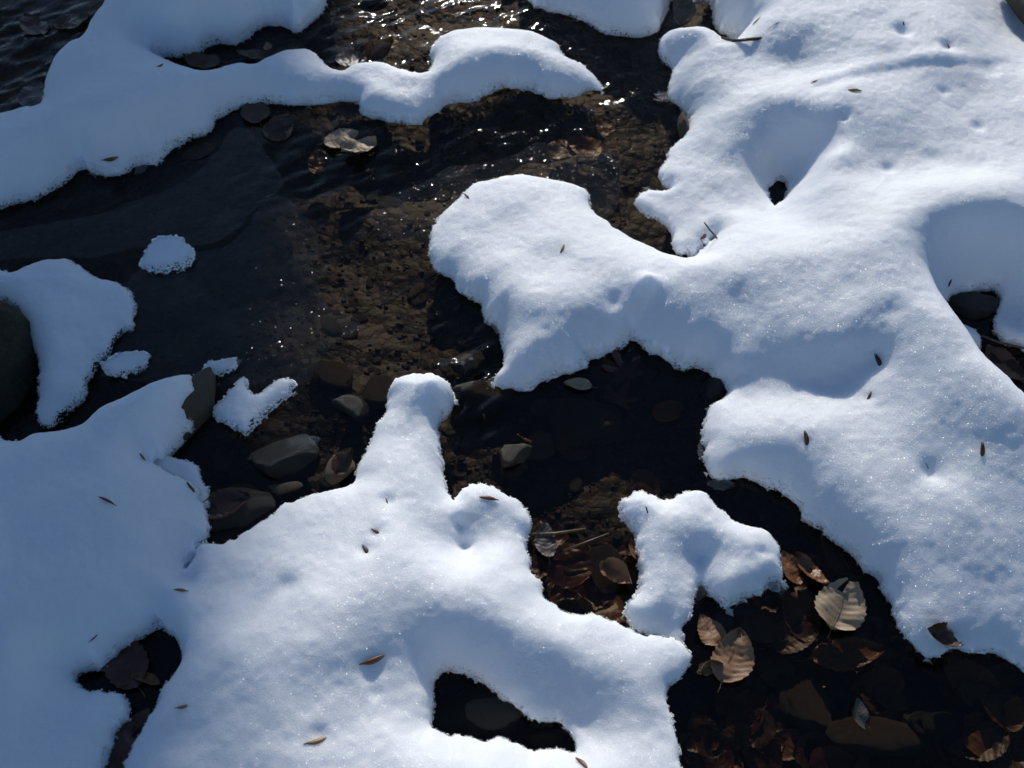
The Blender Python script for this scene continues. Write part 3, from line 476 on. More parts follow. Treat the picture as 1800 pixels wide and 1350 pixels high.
stone(-38, 668, .01, 190, 250, .22, M_MOSS, 'large dark mossy rock beside the tapering shaded snow patch', seed=3, name='mossy_rock', sub=5)
sl_ = stone(320, 735, .012, 225, 62, .08, M_SLAB, 'long brown stone slab under the pointed snow tongue', rot=60, seed=8, name='stone_slab', ang=.5)
st = stone(508, 806, -.005, 145, 80, .07, M_GREY, 'greenish grey stone with an icy crest beside the knobbed snow arm', rot=12, seed=12, ang=.6)
stone(614, 716, -.008, 62, 62, .05, M_GREY, 'small round half-sunken stone with a bright wet top', seed=15)
stone(600, 825, .002, 46, 62, .04, M_SLAB, 'narrow brown stone leaning against the knobbed snow arm', rot=-25, seed=17)
stone(420, 898, -.004, 110, 92, .05, M_GREY, 'flat grey stone with a red leaf over it', rot=-10, seed=19)
stone(908, 800, -.004, 56, 66, .05, M_TAN, 'blocky tan stone standing alone in the middle pool', seed=23, ang=1.0)
stone(905, 822, -.03, 50, 40, .03, M_TAN, 'sunken tan stone against the foot of the blocky one', seed=24)
stone(390, 820, -.02, 60, 60, .04, M_GREY, 'rounded wet stone below the forked slush lump', seed=27)
stone(498, 858, -.002, 62, 22, .02, M_SLAB, 'thin flat brown stone below the icy crested stone', rot=8, seed=29)
stone(575, 662, -.02, 85, 60, .03, M_TAN, 'sunken tan stone at the curved lip of the ice', seed=31)
stone(660, 690, -.03, 70, 60, .03, M_PEB, 'sunken dark stone beside the small round stone', seed=33)
stone(1030, 745, -.035, 140, 120, .05, M_TAN, 'broad flat sunken stone below the red maple leaf', seed=35)
stone(1255, 682, -.006, 48, 52, .05, M_GREY, 'small grey stone tucked in the snow notch', seed=37)
stone(1203, 226, .012, 26, 42, .06, M_SLAB, 'small brown stone poking from the snow edge near the funnel hole', seed=39)
stone(820, 640, -.012, 70, 50, .04, M_GREY, 'wet grey stone under the riffle by the knobbed snow arm', seed=41)
stone(840, 690, -.018, 110, 42, .04, M_TAN, 'flat tan stone at the lip of the little fall', rot=5, seed=42)
stone(1420, 1240, -.042, 90, 130, .05, M_TAN, 'yellowish sunken stone beside the sunken leaves', seed=43, rot=12)
stone(1540, 1300, -.045, 180, 90, .05, M_TAN, 'broad ochre sunken stone in the dark pool', seed=45)
stone(1650, 1270, -.035, 110, 90, .05, M_PEB, 'dark sunken stone beside the ochre one', seed=47)
stone(1705, 538, -.005, 90, 50, .07, M_PEB, 'dark brown stone filling the hole behind the ridge', seed=49)
stone(860, 1245, -.012, 190, 100, .04, M_GREY, 'dark cracked stone inside the shoe-shaped hole', seed=51)
stone(960, 1300, -.02, 80, 36, .03, M_TAN, 'tan stone at the toe of the shoe-shaped hole', seed=53)
stone(1060, 1000, -.035, 80, 90, .04, M_PEB, 'sunken dark stone among leaves by the two-lobed patch', seed=55)
stone(650, 1, -.01, 60, 36, .04, M_GREY, 'wet stone under the brightest riffle', seed=57)
stone(880, 580, -.03, 60, 70, .05, M_PEB, 'dark stone under the overhang of the rounded snow blob', seed=58)
# glaze of ice on the crested stone
gm = stone_mesh('ice_glaze', 61, 3, .4); gm.materials.append(M_GLAZE); go = bpy.data.objects.new('ice_glaze', gm); C.objects.link(go); go.parent = st
go.location = (.35, .25, .5); go.scale = (.45, .42, .45); go.rotation_euler = (0, 0, .3)

def crust(px, py, w, h, label, seed, rot=0):
    me = stone_mesh('ice_crust', seed, 4, .9); me.materials.append(M_GLAZE); o = bpy.data.objects.new('ice_crust', me); C.objects.link(o); p = at(px, py, .006)
    for v in me.vertices: v.co *= 1 + .22 * float(vnoise(v.co.x + seed, v.co.y + v.co.z, .22, seed % 50))
    o.location = (p[0], p[1], .006); o.scale = (w, h, .008); o.rotation_euler = (0, 0, R(rot)); return tag(o, label, 'ice')
crust(1168, 172, .022, .016, 'glassy ice bits at the straw by the largest bank', 201, -40)
crust(866, 672, .018, .010, 'clear ice tip pointing into the riffle from the rounded snow blob', 202, 15)
crust(1241, 800, .012, .030, 'ragged clear ice rim on the blunt snow nose', 203, 5)
crust(1268, 850, .024, .013, 'clear ice lens below the blunt snow nose', 204, 10)
crust(248, 297, .022, .012, 'sliver of clear ice hanging off the winding snow arm', 205, 50)
crust(1138, 335, .014, .008, 'small glint of ice on the pointed snow spur', 206)
crust(395, 645, .030, .014, 'glassy slush rim at the tip of the brown slab', 207, 25)
crust(500, 678, .016, .016, 'clear icy tip of the forked slush lump', 208, 30)
# pebbles: parts of the bed
inpoly_cache = [(p, s) for p, s in ALL_PX]
def open_water(P2):
    ins = np.zeros(len(P2), bool); k = 0
    for poly, solid in inpoly_cache:
        s = seg_dist(P2, [poly]) > -6
        if solid: ins |= s
        else: ins &= ~(seg_dist(P2, [poly]) > -6)
    return ~ins
peb_me = [stone_mesh('pebble', 100 + k, 2, .7) for k in range(10)]
for k, me in enumerate(peb_me): me.materials.append([M_PEB, M_PEB, M_GREY, M_TAN, M_PEB][k % 5])
cand = np.random.rand(4000, 2) * [1900, 1450] - [50, 50]; cand = cand[open_water(cand)]
for k, (px, py) in enumerate(cand[:290]):
    s = .007 + .017 * random.random() ** 2.2; p = at(px, py, -.045)
    o = bpy.data.objects.new('pebble', peb_me[k % 10]); C.objects.link(o); o.parent = bed
    zb = float(bed_z(np.array([p[0]]), np.array([p[1]]))[0]); o.location = (p[0], p[1], zb + s * .2); o.scale = (s * random.uniform(.8, 1.4), s, s * random.uniform(.4, .7)); o.rotation_euler = (random.uniform(-.2, .2), random.uniform(-.2, .2), random.uniform(0, 6.3))
# gravel
gq = np.random.rand(9000, 2) * [2000, 1550] - [100, 100]; gq = gq[open_water(gq)]
oc = np.array([(v.co.x, v.co.y, v.co.z) for v in stone_mesh('tmp', 5, 1, .6).vertices]); of = np.array([tuple(p.vertices) for p in bpy.data.meshes['tmp'].polygons])
PW = np.array([at(x, y, -.05) for x, y in gq]); k = len(PW); PW[:, 2] = bed_z(PW[:, 0], PW[:, 1]) + .001
sz = .0025 + .006 * np.random.rand(k) ** 2; st3 = .6 + .7 * np.random.rand(k, 1, 3); st3[:, :, 2] *= .6
GV = (PW[:, None] + oc[None] * sz[:, None, None] * st3).reshape(-1, 3); GF = (of[None] + len(oc) * np.arange(k)[:, None, None]).reshape(-1, 3)
gr = mesh_obj('gravel', GV, GF, M_PEB, bed); gr['kind'] = 'stuff'

# ------------------------------------------------------------------ leaves
def beech_mesh(name, seed, curl=.12, pleat=.012, nv=9, width=.62, torn=None):
    rs = np.random.RandomState(seed); nt_, ns = 55, 13; V = []; F = []; sk = rs.uniform(-.06, .06); tw = rs.uniform(-.25, .25); e1 = rs.uniform(.5, .62); e2 = rs.uniform(.72, .95)
    pk = (e1 / (e1 + e2)) ** e1 * (e2 / (e1 + e2)) ** e2
    for i in range(nt_):
        t = i / (nt_ - 1); base = width / 2 * (t ** e1 * (1 - t) ** e2 / pk) + .002
        for j in range(ns):
            s = (j / (ns - 1)) * 2 - 1; wd = base * (1 + .10 * (((t * nv * 1.0 + (s > 0) * .4) % 1) - .5) * abs(s) ** 3); y = t - .5 + .02 * (1 - t) * s * s; x = s * wd + sk * math.sin(math.pi * t); ph = (t * nv - abs(s) * 1.5) % 1
            z = pleat * (abs(ph - .5) * 2 - .5) * min(1, abs(s) * 3) * math.sin(math.pi * t) ** .4 + curl * (s * s) * .35 * (1 + 1.2 * float(vnoise(t * 3, s, .9, seed % 40))) + curl * .6 * (t - .5) ** 2 + tw * x * (t - .5) + .05 * float(vnoise(x * 3 + seed, y * 3, .8, seed % 50)) + .012 * float(vnoise(x * 3 + seed, y * 3, .25, seed % 30))
            V.append((x, y, z))
    for i in range(nt_ - 1):
        for j in range(ns - 1):
            if torn and torn(i / (nt_ - 1), (j + .5) / (ns - 1) * 2 - 1): continue
            F.append((i * ns + j, i * ns + j + 1, (i + 1) * ns + j + 1, (i + 1) * ns + j))
    me = bpy.data.meshes.new(name); me.from_pydata(V, [], F); me.update(); me.polygons.foreach_set('use_smooth', [True] * len(F)); return me
def tube_mesh(name, pts, r0, r1, n=6):
    V = []; F = []; pts = [Vector(p) for p in pts]
    for i, p in enumerate(pts):
        d = (pts[min(i + 1, len(pts) - 1)] - pts[max(i - 1, 0)]).normalized(); a = d.orthogonal().normalized(); b = d.cross(a); r = r0 + (r1 - r0) * i / (len(pts) - 1)
        for k in range(n): t = 2 * math.pi * k / n; V.append(p + a * math.cos(t) * r + b * math.sin(t) * r)
    for i in range(len(pts) - 1):
        for k in range(n): F.append((i * n + k, i * n + (k + 1) % n, (i + 1) * n + (k + 1) % n, (i + 1) * n + k))
    F.append(tuple(range(n))[::-1]); F.append(tuple((len(pts) - 1) * n + k for k in range(n)))
    me = bpy.data.meshes.new(name); me.from_pydata(V, [], F); me.update(); me.polygons.foreach_set('use_smooth', [True] * len(F)); return me
def maple_mesh(name, seed):
    rs = np.random.RandomState(seed); out = []
    tips = [(-100, .62), (-55, .85), (0, 1.0), (55, .85), (100, .62)]
    for i, (a, L) in enumerate(tips):
        a += rs.uniform(-5, 5); out += [(a - 13, L * .55), (a - 9, L * .72), (a - 12, L * .76), (a, L), (a + 12, L * .76), (a + 9, L * .72), (a + 13, L * .55)]
        if i < 4: out.append((a + 27, L * .36))
    out = [(-165, .16)] + out + [(165, .16)]
    V = [(0, 0, 0)]; 
    for a, r in out: V.append((r * .5 * math.sin(R(a)), r * .5 * math.cos(R(a)), .05 * r * r + .03 * rs.rand()))
    F = [(0, i, i + 1) for i in range(1, len(out))]
    me = bpy.data.meshes.new(name); me.from_pydata(V, [], [f[::-1] for f in F]); me.update(); return me
stalk_me = tube_mesh('stalk', [(0, -.68, .03), (.01, -.58, .015), (0, -.5, .012), (0, -.2, .014), (0, .1, .012), (0, .4, .01)], .010, .003, 6); stalk_me.materials.append(M_STRAW)
LEAF_ME = {}
def leaf(px, py, z, L, rot, matk, label, group=None, tilt=(0, 0), curl=.12, seed=1, width=.62, pleat=.012, kind='beech', stalk=True, torn=None, name=None):
    key = (matk, seed, kind)
    if key not in LEAF_ME:
        me = beech_mesh('beech_leaf', seed, curl, pleat, width=width, torn=torn) if kind == 'beech' else maple_mesh('maple_leaf', seed)
        me.materials.append(M_LF[matk]); LEAF_ME[key] = me
    nm = name or ('beech_leaf' if kind == 'beech' else 'maple_leaf')
    o = bpy.data.objects.new(nm, LEAF_ME[key]); C.objects.link(o); p = at(px, py, z); o.location = p; o.scale = (L, L, L); o.rotation_euler = (R(tilt[0]), R(tilt[1]), R(rot))
    if stalk and kind == 'beech':
        s = bpy.data.objects.new('stalk', stalk_me); C.objects.link(s); s.parent = o
    return tag(o, label, 'leaf', group)
tr1 = lambda t, s: s < -.15 and s > -.5 and t > .7 or t > .93
leaf(600, 243, .010, .075, -75, 'pale', 'pale ribbed beech leaf lying just upstream of its crumpled twin', seed=1, tilt=(8, 6), pleat=.016)
leaf(632, 262, .010, .078, -58, 'pale', 'pale crumpled beech leaf with a folded edge on the shallow water', seed=2, tilt=(-6, -12), curl=.3, pleat=.016)
leaf(1478, 1062, .014, .088, -28, 'pale', 'large pale beech leaf with torn notched end in the dark pool', seed=3, tilt=(6, 4), width=.85, curl=.2, pleat=.016, torn=tr1)
leaf(1285, 1152, .010, .088, -25, 'tan', 'ribbed tan beech leaf half out of the water', seed=4, tilt=(6, -5), width=.68, pleat=.018)
leaf(1248, 1108, .004, .055, 30, 'tan', 'small half-sunken leaf above the ribbed tan one', seed=5, tilt=(4, 10), width=.8)
leaf(1288, 1078, -.012, .075, -20, 'grey', 'grey sunken leaf under the two-lobed snow patch', seed=6, width=.75)
leaf(1248, 1172, .004, .035, -70, 'tan', 'small curled leaf scrap beside the ribbed tan one', seed=7, curl=.6, tilt=(0, 30))
leaf(1016, 677, .004, .05, 80, 'pale', 'pale narrow leaf at the snow edge by the maple leaf', seed=8, width=.5)
leaf(1100, 660, -.006, .11, 20, 'red', 'dark red maple leaf in the snow notch', kind='maple', seed=1, tilt=(10, 5))
leaf(1085, 705, -.008, .09, -30, 'red', 'russet maple leaf lying against the darker red one', kind='maple', seed=2, tilt=(-5, 5))
leaf(962, 950, .006, .06, 5, 'grey', 'grey-tan leaf floating beside the broken stems', seed=9, width=.55, tilt=(5, 5))
leaf(1000, 990, -.012, .10, -15, 'red', 'large wine red leaf below the broken stems', seed=10, width=.7, curl=.25)
leaf(1090, 1010, .010, .055, -130, 'tan', 'curled tan leaf with a bright tip by the two-lobed patch', seed=11, curl=.7, tilt=(10, 25), pleat=.016)
leaf(1118, 970, .012, .045, 25, 'orange', 'reddish leaf edge tucked under the two-lobed patch', seed=12, tilt=(10, 40))
leaf(1388, 1000, .006, .06, 20, 'orange', 'glowing orange leaf against the tip of the two-lobed patch', seed=13, tilt=(5, 20), curl=.3)
leaf(1425, 1005, .002, .07, 35, 'orange', 'narrow orange leaf between the pools', seed=14, width=.4, curl=.3)
leaf(1470, 965, -.014, .10, 30, 'brown', 'dark brown leaf under the edge of the largest snow bank', seed=15, width=.7, tilt=(12, 10))
leaf(1408, 1075, -.022, .11, 5, 'orange', 'long orange-brown sunken leaf beside the large pale leaf', seed=16, width=.5, curl=.2)
leaf(1395, 1120, -.018, .085, -70, 'brown', 'dark sunken leaf below the long orange-brown one', seed=17)
leaf(1330, 1105, -.012, .07, 60, 'brown', 'brown sunken leaf beside the ribbed tan leaf', seed=18)
leaf(1655, 1118, float(top_z(mC, 1655, 1116)[2]) + .004, .055, 75, 'brown', 'dark brown leaf wedged in the snow edge above the pool', seed=19, curl=.5, tilt=(20, 0))
leaf(1490, 1150, -.02, .12, -82, 'orange', 'long amber leaf lying flat under the pool surface', seed=20, width=.42)
leaf(1515, 1255, .004, .045, 20, 'grey', 'small silvery leaf tip breaking the dark pool', seed=21, tilt=(15, 20))
leaf(1030, 258, -.010, .085, 65, 'orange', 'brown sunken leaf in the clear water below the hump', seed=22, width=.7)
leaf(990, 262, -.014, .08, -50, 'brown', 'darker sunken leaf overlapping the brown one below the hump', seed=23, width=.7)
leaf(1062, 225, -.010, .06, 15, 'orange', 'small amber leaf just below the pointed snow tip', seed=24)
leaf(1195, 14, .035, .085, 10, 'grey', 'pale upright leaf between two snow lobes', seed=25, tilt=(38, 10), width=.6, curl=.4)
leaf(1241, 431, .020, .032, 70, 'orange', 'curled brown leaf at the foot of the thin upright stick', seed=26, curl=.8, tilt=(20, 15))
leaf(670, 92, .010, .07, -55, 'brown', 'curled brown leaf behind the snow arm', seed=27, curl=.6, tilt=(15, 20))
leaf(690, 76, .014, .045, -40, 'tan', 'small tan leaf tip on top of the curled brown one', seed=28, tilt=(10, 10), width=.4)
leaf(620, 105, .006, .08, -80, 'grey', 'grey wet leaf in the riffle behind the snow arm', seed=29)
leaf(445, 97, .010, .075, 85, 'brown', 'narrow brown leaf in the pocket behind the snow arm', seed=30, width=.4, tilt=(5, 5))
leaf(355, 108, .004, .09, 70, 'brown', 'dark leaf deep in the pocket behind the snow arm', seed=31)
leaf(470, 82, .018, .03, 10, 'tan', 'tiny tan leaf stub above the narrow brown leaf', seed=32)
leaf(450, 196, .004, .075, 20, 'brown', 'triangular brown leaf under the edge of the snow arm', seed=33, width=.8)
leaf(495, 228, -.004, .085, -20, 'brown', 'brown sunken leaf between the snow arm and the pale leaves', seed=34, width=.75)
leaf(455, 240, -.006, .06, 50, 'grey', 'grey sunken leaf beside the smooth bluish ice', seed=35)
leaf(350, 268, -.004, .07, -60, 'red', 'reddish leaf under the snow arm beside the bluish ice', seed=36)
leaf(560, 285, -.012, .08, 10, 'red', 'dark red sunken leaf below the pale ribbed leaf', seed=37)
leaf(612, 195, -.004, .07, 80, 'brown', 'brown leaf tucked under the dip of the snow arm', seed=38)
leaf(125, 38, .006, .085, -60, 'brown', 'wet brown leaf in the rippled corner pool', seed=39)
leaf(60, 45, .004, .09, 40, 'red', 'dark wet leaf in the rippled corner pool', seed=40)
leaf(60, 168, .006, .09, 5, 'grey', 'grey leaf in the ripples against the snow arm', seed=41)
leaf(400, 890, .012, .08, -75, 'red', 'dark red leaf draped on the flat grey stone', seed=42, tilt=(8, -8), curl=.3)
leaf(605, 810, .020, .05, -25, 'brown', 'brown leaf scrap on the narrow leaning stone', seed=43, curl=.5, tilt=(25, 20))
leaf(215, 1165, .004, .10, 40, 'red', 'dark leaf in the black gap between the snow slopes', seed=44)
leaf(255, 1195, .006, .05, 75, 'orange', 'thin orange leaf edge in the black gap', seed=45, width=.3)
leaf(225, 1300, .002, .10, -30, 'red', 'purplish leaf near the mouth of the black gap', seed=46)
leaf(1765, 640, .0, .09, 30, 'brown', 'dark leaf in the gap behind the ridge', seed=47)
# sunken litter that only its place tells apart
lit = [(1200 + 600 * random.random(), 930 + 420 * random.random()) for _ in range(150)] + [(940 + 190 * random.random(), 930 + 160 * random.random()) for _ in range(30)] + [(900 + 300 * random.random(), 640 + 260 * random.random()) for _ in range(26)] + [(60 + 600 * random.random(), 60 + 260 * random.random()) for _ in range(40)] + [(900 + 280 * random.random(), 60 + 340 * random.random()) for _ in range(16)] + [(20 + 140 * random.random(), 10 + 150 * random.random()) for _ in range(8)]
LC = ['brown', 'red', 'brown', 'brown', 'red', 'orange']
def pool(px, py):
    if px > 1190 and py > 920: return 'in the dark pool below the largest snow bank'
    if py > 900: return 'in the leafy pool beside the two-lobed patch'
    if py > 600: return 'in the middle pool around the blocky tan stone'
    if px > 880: return 'in the clear run below the pointed snow tip'
    return 'in the shallows along the winding snow arm'
lit = np.array(lit); lit = lit[open_water(lit)]
for k, (px, py) in enumerate(lit[:120]):
    p = at(px, py, -.035); zb = float(bed_z(p[None, 0], p[None, 1])[0])
    leaf(px, py, min(-.018, zb + .010 + .010 * random.random()), random.uniform(.05, .10), random.uniform(0, 360), LC[k % 6], {'brown': 'dim brown', 'red': 'dark red', 'orange': 'dull amber'}[LC[k % 6]] + ' leaf sunk ' + pool(px, py), 'sunken leaf litter', tilt=(random.uniform(-14, 14), random.uniform(-14, 14)), seed=60 + k % 6, stalk=False, width=.62, name='sunken_leaf')

# ------------------------------------------------------------------ bud husks on the snow
def husk_mesh(seed):
    rs = np.random.RandomState(seed); V = []; F = []; n = 8; rows = 9
    for sgn in (-1, 1):
        base = len(V)
        for i in range(rows):
            t = i / (rows - 1); r = .13 * math.sin(math.pi * (t * .94 + .03)) ** .8 * (1 - .25 * t); bend = .10 * math.sin(math.pi * t) + sgn * .04 * t
            for k in range(n):
                a = math.pi * (k / (n - 1)) * 1.08 - .1; V.append((sgn * (math.sin(a) * r + .004) + bend * .5, t - .5, -math.cos(a) * r * .8 + .02 * math.sin(3 * t + seed)))
        for i in range(rows - 1):
            for k in range(n - 1): F.append((base + i * n + k, base + i * n + k + 1, base + (i + 1) * n + k + 1, base + (i + 1) * n + k))
    me = bpy.data.meshes.new('bud_husk'); me.from_pydata(V, [], F); me.update(); me.polygons.foreach_set('use_smooth', [True] * len(F)); return me
HM = {}
for k, mt in (('b', M_HUSK), ('d', M_HUSK_D), ('l', M_HUSK_L)):
    for s in range(3): me = husk_mesh(s + 1); me.materials.append(mt); HM[k, s] = me
tip_me = tube_mesh('stem_end', [(0, -.62, 0), (.01, -.5, 0), (0, -.4, .01)], .02, .05, 6); tip_me.materials.append(M_HUSK_D)
def husk(m, px, py, L, rot, col, label, tilt=0, fat=1.0):
    p = top_z(m, px, py); h = husk.n = getattr(husk, 'n', 0) + 1
    o = bpy.data.objects.new('bud_husk', HM[col, h % 3]); C.objects.link(o); o.location = (p[0], p[1], p[2] + L * .06); o.scale = (L * fat, L, L * fat)
    e = .006; zx = float(field(m, np.array([[p[0], p[1] + e]]), detail=False)[0] - field(m, np.array([[p[0], p[1] - e]]), detail=False)[0]) / (2 * e)
    zx2 = float(field(m, np.array([[p[0] + e, p[1]]]), detail=False)[0] - field(m, np.array([[p[0] - e, p[1]]]), detail=False)[0]) / (2 * e)
    nrm = Vector((-zx2, -zx, 1)).normalized(); q = Vector((0, 0, 1)).rotation_difference(nrm)
    o.rotation_mode = 'QUATERNION'; o.rotation_quaternion = q @ Euler((R(tilt), 0, R(rot))).to_quaternion()
    s = bpy.data.objects.new('stem_end', tip_me); C.objects.link(s); s.parent = o
    return tag(o, label, 'bud husk', 'brown bud husks fallen on the snow')
husk(mA, 195, 280, .030, -76, 'b', 'brown bud husk at the lower edge of the winding snow arm')
husk(mA, 281, 116, .018, -40, 'd', 'black bud husk on the shaded part of the winding snow arm', 20)
husk(mC, 820, 346, .020, 30, 'b', 'slim bud husk at the icy rim of the rounded snow blob', 15)
husk(mC, 988, 438, .020, -25, 'l', 'tan bud husk on the middle of the rounded snow blob', 20)
husk(mC, 1330, 37, .024, -45, 'b', 'reddish bud husk upstream of the dark twig')
husk(mC, 1364, 42, .016, -65, 'd', 'thin dark bud husk in a melt groove near the dark twig', fat=.5)
husk(mC, 1588, 43, .012, 10, 'd', 'tiny dark bud husk in a double melt pit', 30)
husk(mC, 1667, 84, .015, 10, 'l', 'short pale bud husk standing in a melt pit above the winding groove', 40)
husk(mC, 1432, 143, .014, -70, 'b', 'small red-brown bud husk at the start of the winding groove')
husk(mC, 1498, 160, .028, 78, 'l', 'golden flat bud husk below the winding groove', fat=1.2)
husk(mC, 1668, 500, .020, -12, 'd', 'dark bud husk on the shaded slope above the dark gap', 10)
husk(mC, 1543, 637, .030, 6, 'd', 'long black bud husk at the edge of the scooped hollow', 25)
husk(mC, 1527, 697, .018, -35, 'b', 'brown bud husk just below the long black one', 10)
husk(mC, 1416, 774, .030, 4, 'b', 'upright reddish bud husk on the lower lit slope', 20)
husk(mC, 1725, 793, .028, -8, 'b', 'bright brown bud husk on the slope below the ridge', 20)
husk(mC, 1630, 822, .020, 30, 'l', 'thread-thin straw husk beside a small melt pit', 30, fat=.3)
husk(mIJ, 858, 877, .028, 86, 'b', 'reddish bud husk lying across the small snow knob')
husk(mIJ, 680, 882, .014, 20, 'd', 'tiny dark bud husk on the neck of the knobbed arm', 20, fat=.6)
husk(mIJ, 660, 935, .017, 55, 'b', 'crumpled bud husk in a melt pit above another', 15, fat=1.3)
husk(mIJ, 642, 968, .022, 28, 'd', 'dark tipped bud husk in the deeper melt pit below its neighbour', 15, fat=1.2)
husk(mIJ, 656, 1160, .034, -68, 'b', 'longest reddish bud husk left of the shoe-shaped hole')
husk(mIJ, 321, 1242, .019, -82, 'l', 'brown bud husk on the slope beside the black gap')
husk(mIJ, 557, 1302, .029, -68, 'l', 'golden brown bud husk near the lit fold of snow')
husk(mIJ, 1022, 1342, .026, 35, 'b', 'bud husk below the toe of the shoe-shaped hole', 5)
husk(mIJ, 316, 1038, .022, 84, 'l', 'orange bud husk at the seam between the two snow slopes')
husk(mIJ, 338, 862, .030, 58, 'b', 'reddish bud husk on the shaded edge above the flat grey stone')
husk(mIJ, 188, 881, .028, 68, 'b', 'thin brown bud husk in the middle of the shaded slope', fat=.6)
husk(mIJ, 250, 805, .032, 62, 'l', 'brown bud husk at the crease below the snow tongue', fat=.7)
husk(mIJ, 165, 1122, .016, -40, 'd', 'faint bud husk above the black gap', fat=.5)
husk(mL, 1137, 899, .018, 4, 'd', 'dark needle-thin bud husk on the two-lobed patch', 25, fat=.5)

# ------------------------------------------------------------------ twigs
def twig(pts, r0, r1, label, mat=M_TWIG, name='twig'):
    P = [at(*p) for p in pts]; c = P[0]; me = tube_mesh(name, [p - c for p in P], r0, r1, 7); me.materials.append(mat); o = bpy.data.objects.new(name, me); C.objects.link(o); o.location = c; return tag(o, label, 'twig')
zt = float(top_z(mC, 1340, 68)[2]) - .004; zl = float(top_z(mC, 1285, 76)[2]) - .005
t1 = twig([(1268, 66, zl), (1285, 70, zl + .003), (1300, 71, (zt + zl) / 2 + .004), (1318, 69, zt + .003), (1338, 68, zt + .001)], .0022, .004, 'dark broken twig bridging a crease in the snow')
for pts in ([(1272, 63, zl), (1290, 69, zl + .003), (1303, 72, (zt + zl) / 2 + .003)], [(1283, 74, zl), (1300, 72, (zt + zl) / 2 + .003), (1312, 70, zt + .003)]):
    P = [at(*p) - np.array(t1.location) for p in pts]; me = tube_mesh('splinter', P, .0008, .0022, 5); me.materials.append(M_TWIG); s = bpy.data.objects.new('splinter', me); C.objects.link(s); s.parent = t1
twig([(1238, 391, .085), (1246, 402, .07), (1258, 416, .05), (1263, 424, .035)], .0012, .0020, 'thin upright stick above the curled leaf')
twig([(930, 940, .006), (975, 938, .010), (1030, 930, .008)], .003, .0022, 'wet broken stem gleaming across the leafy pool', M_STRAW, 'stem')
twig([(990, 968, .004), (1030, 953, .010), (1070, 938, .010)], .0018, .0015, 'second thin wet stem slanting across the leafy pool', M_STRAW, 'stem')
twig([(910, 763, .014), (922, 772, .02), (934, 777, .012)], .0015, .002, 'tiny red stalk lying on the blocky tan stone', M_HUSK, 'stalk_twig')
twig([(1725, 590, .01), (1760, 603, .014), (1800, 612, .012), (1850, 620, .01)], .0022, .0018, 'thin stem in the gap behind the ridge', M_STRAW, 'stem')
twig([(1085, 320, -.006), (1090, 280, -.004), (1078, 240, -.006)], .0016, .0012, 'sunken grass stem beside the grey ice shelf', M_STRAW, 'stem')
twig([(1070, 228, -.004), (1110, 222, -.002), (1150, 224, -.004)], .0014, .001, 'pale sunken stem below the pointed snow tip', M_STRAW, 'stem')
twig([(1149, 175, .004), (1158, 178, .005), (1166, 179, .006)], .0022, .0012, 'straw bit at the icy edge of the largest bank', M_STRAW, 'stem')
twig([(630, 110, .008), (640, 92, .012), (648, 78, .016)], .0016, .001, 'dark twig standing in the riffle behind the snow arm')

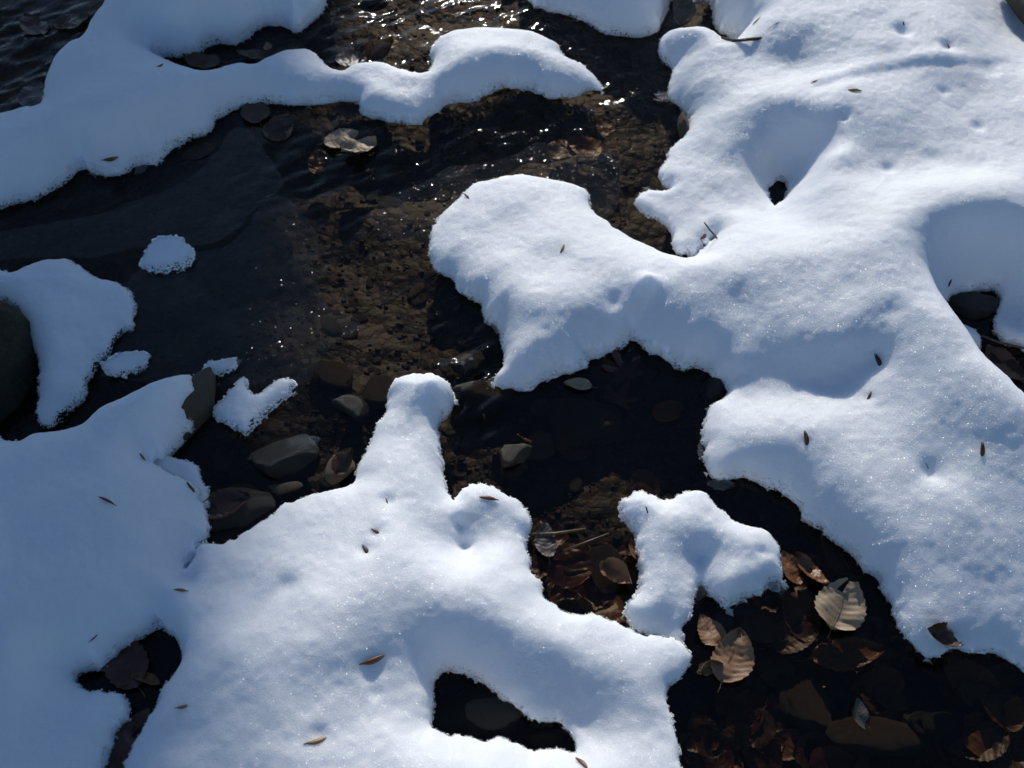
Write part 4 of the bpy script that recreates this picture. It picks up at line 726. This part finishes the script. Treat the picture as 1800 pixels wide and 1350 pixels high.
# ------------------------------------------------------------------ trees upstream (their shade falls on the shaded side)
def tree(x, y, r, h, lean, label, seed, z0=None, root=False):
    rs = np.random.RandomState(seed); z0 = float(bed_z(np.array([x]), np.array([y]))[0]) - .1 if z0 is None else z0
    e = bpy.data.objects.new('beech_tree', None); C.objects.link(e); e.location = (x, y, z0)
    V = []; F = []; rows = 40; n = 24
    for i in range(rows):
        t = i / (rows - 1); zz = h * t ** 1.3; rr = r * (1 - .72 * t) * (1 + .55 * math.exp(-zz / (r * 1.2)))
        for k in range(n):
            a = 2 * math.pi * k / n; q = rr * (1 + .05 * math.sin(5 * a + seed) * math.exp(-zz / 2) + .03 * float(vnoise(a * 2, zz, .9, seed)))
            V.append((lean * zz + q * math.cos(a) + .05 * math.sin(zz * .7 + seed), q * math.sin(a), zz))
    for i in range(rows - 1):
        for k in range(n): F.append((i * n + k, i * n + (k + 1) % n, (i + 1) * n + (k + 1) % n, (i + 1) * n + k))
    mesh_obj('trunk', V, F, M_BARK, e)
    BV = []; BF = []
    def limb(p, d, L, r0, depth):
        pts = [Vector(p)]; dd = Vector(d).normalized(); sg = 5
        for i in range(sg): dd = (dd + Vector(rs.randn(3)) * .16 + Vector((0, 0, .06))).normalized(); pts.append(pts[-1] + dd * L / sg)
        m_ = tube_mesh('tmpl', pts, r0, r0 * .35, 5); b = len(BV); BV.extend([tuple(v.co) for v in m_.vertices]); BF.extend([tuple(b + q for q in p_.vertices) for p_ in m_.polygons]); bpy.data.meshes.remove(m_)
        if depth:
            for i in range(2, sg + 1):
                for _ in range(2): limb(pts[i], dd + Vector(rs.randn(3)) * .7, L * .5, r0 * .4, depth - 1)
    for i in range(14):
        zz = h * (.45 + .52 * i / 14); a = rs.uniform(0, 6.28); rr = r * (1 - .72 * (zz / h) ** .77)
        limb((lean * zz, 0, zz), (math.cos(a), math.sin(a), .55), h * .2 * rs.uniform(.7, 1.2), rr * .35, 2)
    mesh_obj('crown', BV, BF, M_BARK, e)
    return tag(e, label, 'tree')
tree(-.95, 27.0, .84, 30, 0, 'thick beech tree upstream whose trunk shades the mossy rock side', 5)
tree(-1.88, 24.0, .72, 28, 0, 'second beech tree upstream, farther from the stream', 9)
tree(-5.2, 7.5, .22, 12, .02, 'slim bare beech tree on the bank beyond the rippled corner pool', 21)
tree(7.4, 9.0, .24, 13, .02, 'slim bare beech tree behind the largest snow bank', 23)
def stump():
    c = at(1806, -75, .1); me = tube_mesh('tree_trunk', [(0, 0, -.15), (.004, .002, 0), (.01, .008, .12), (.03, .02, .5), (.08, .05, 1.3), (.2, .1, 3.), (.35, .2, 5.5)], .085, .03, 18)
    for v in me.vertices:
        k = 1 + .5 * math.exp(-max(v.co.z + .1, 0) / .06); v.co.x *= k; v.co.y *= k; v.co.x += .006 * float(vnoise(v.co.z, v.co.y, .05, 4))
    me.materials.append(M_BARK); o = bpy.data.objects.new('tree_trunk', me); C.objects.link(o); o.location = (c[0], c[1], .08); return tag(o, 'dark brown slender trunk at the corner of the largest snow bank', 'tree')
stump()
twig([(1772, -30, .11), (1790, -5, .10), (1808, 18, .10), (1840, 50, .10)], .022, .026, 'dark wooden stub showing at the shaded corner of the snow', M_BARK, 'branch_stub')
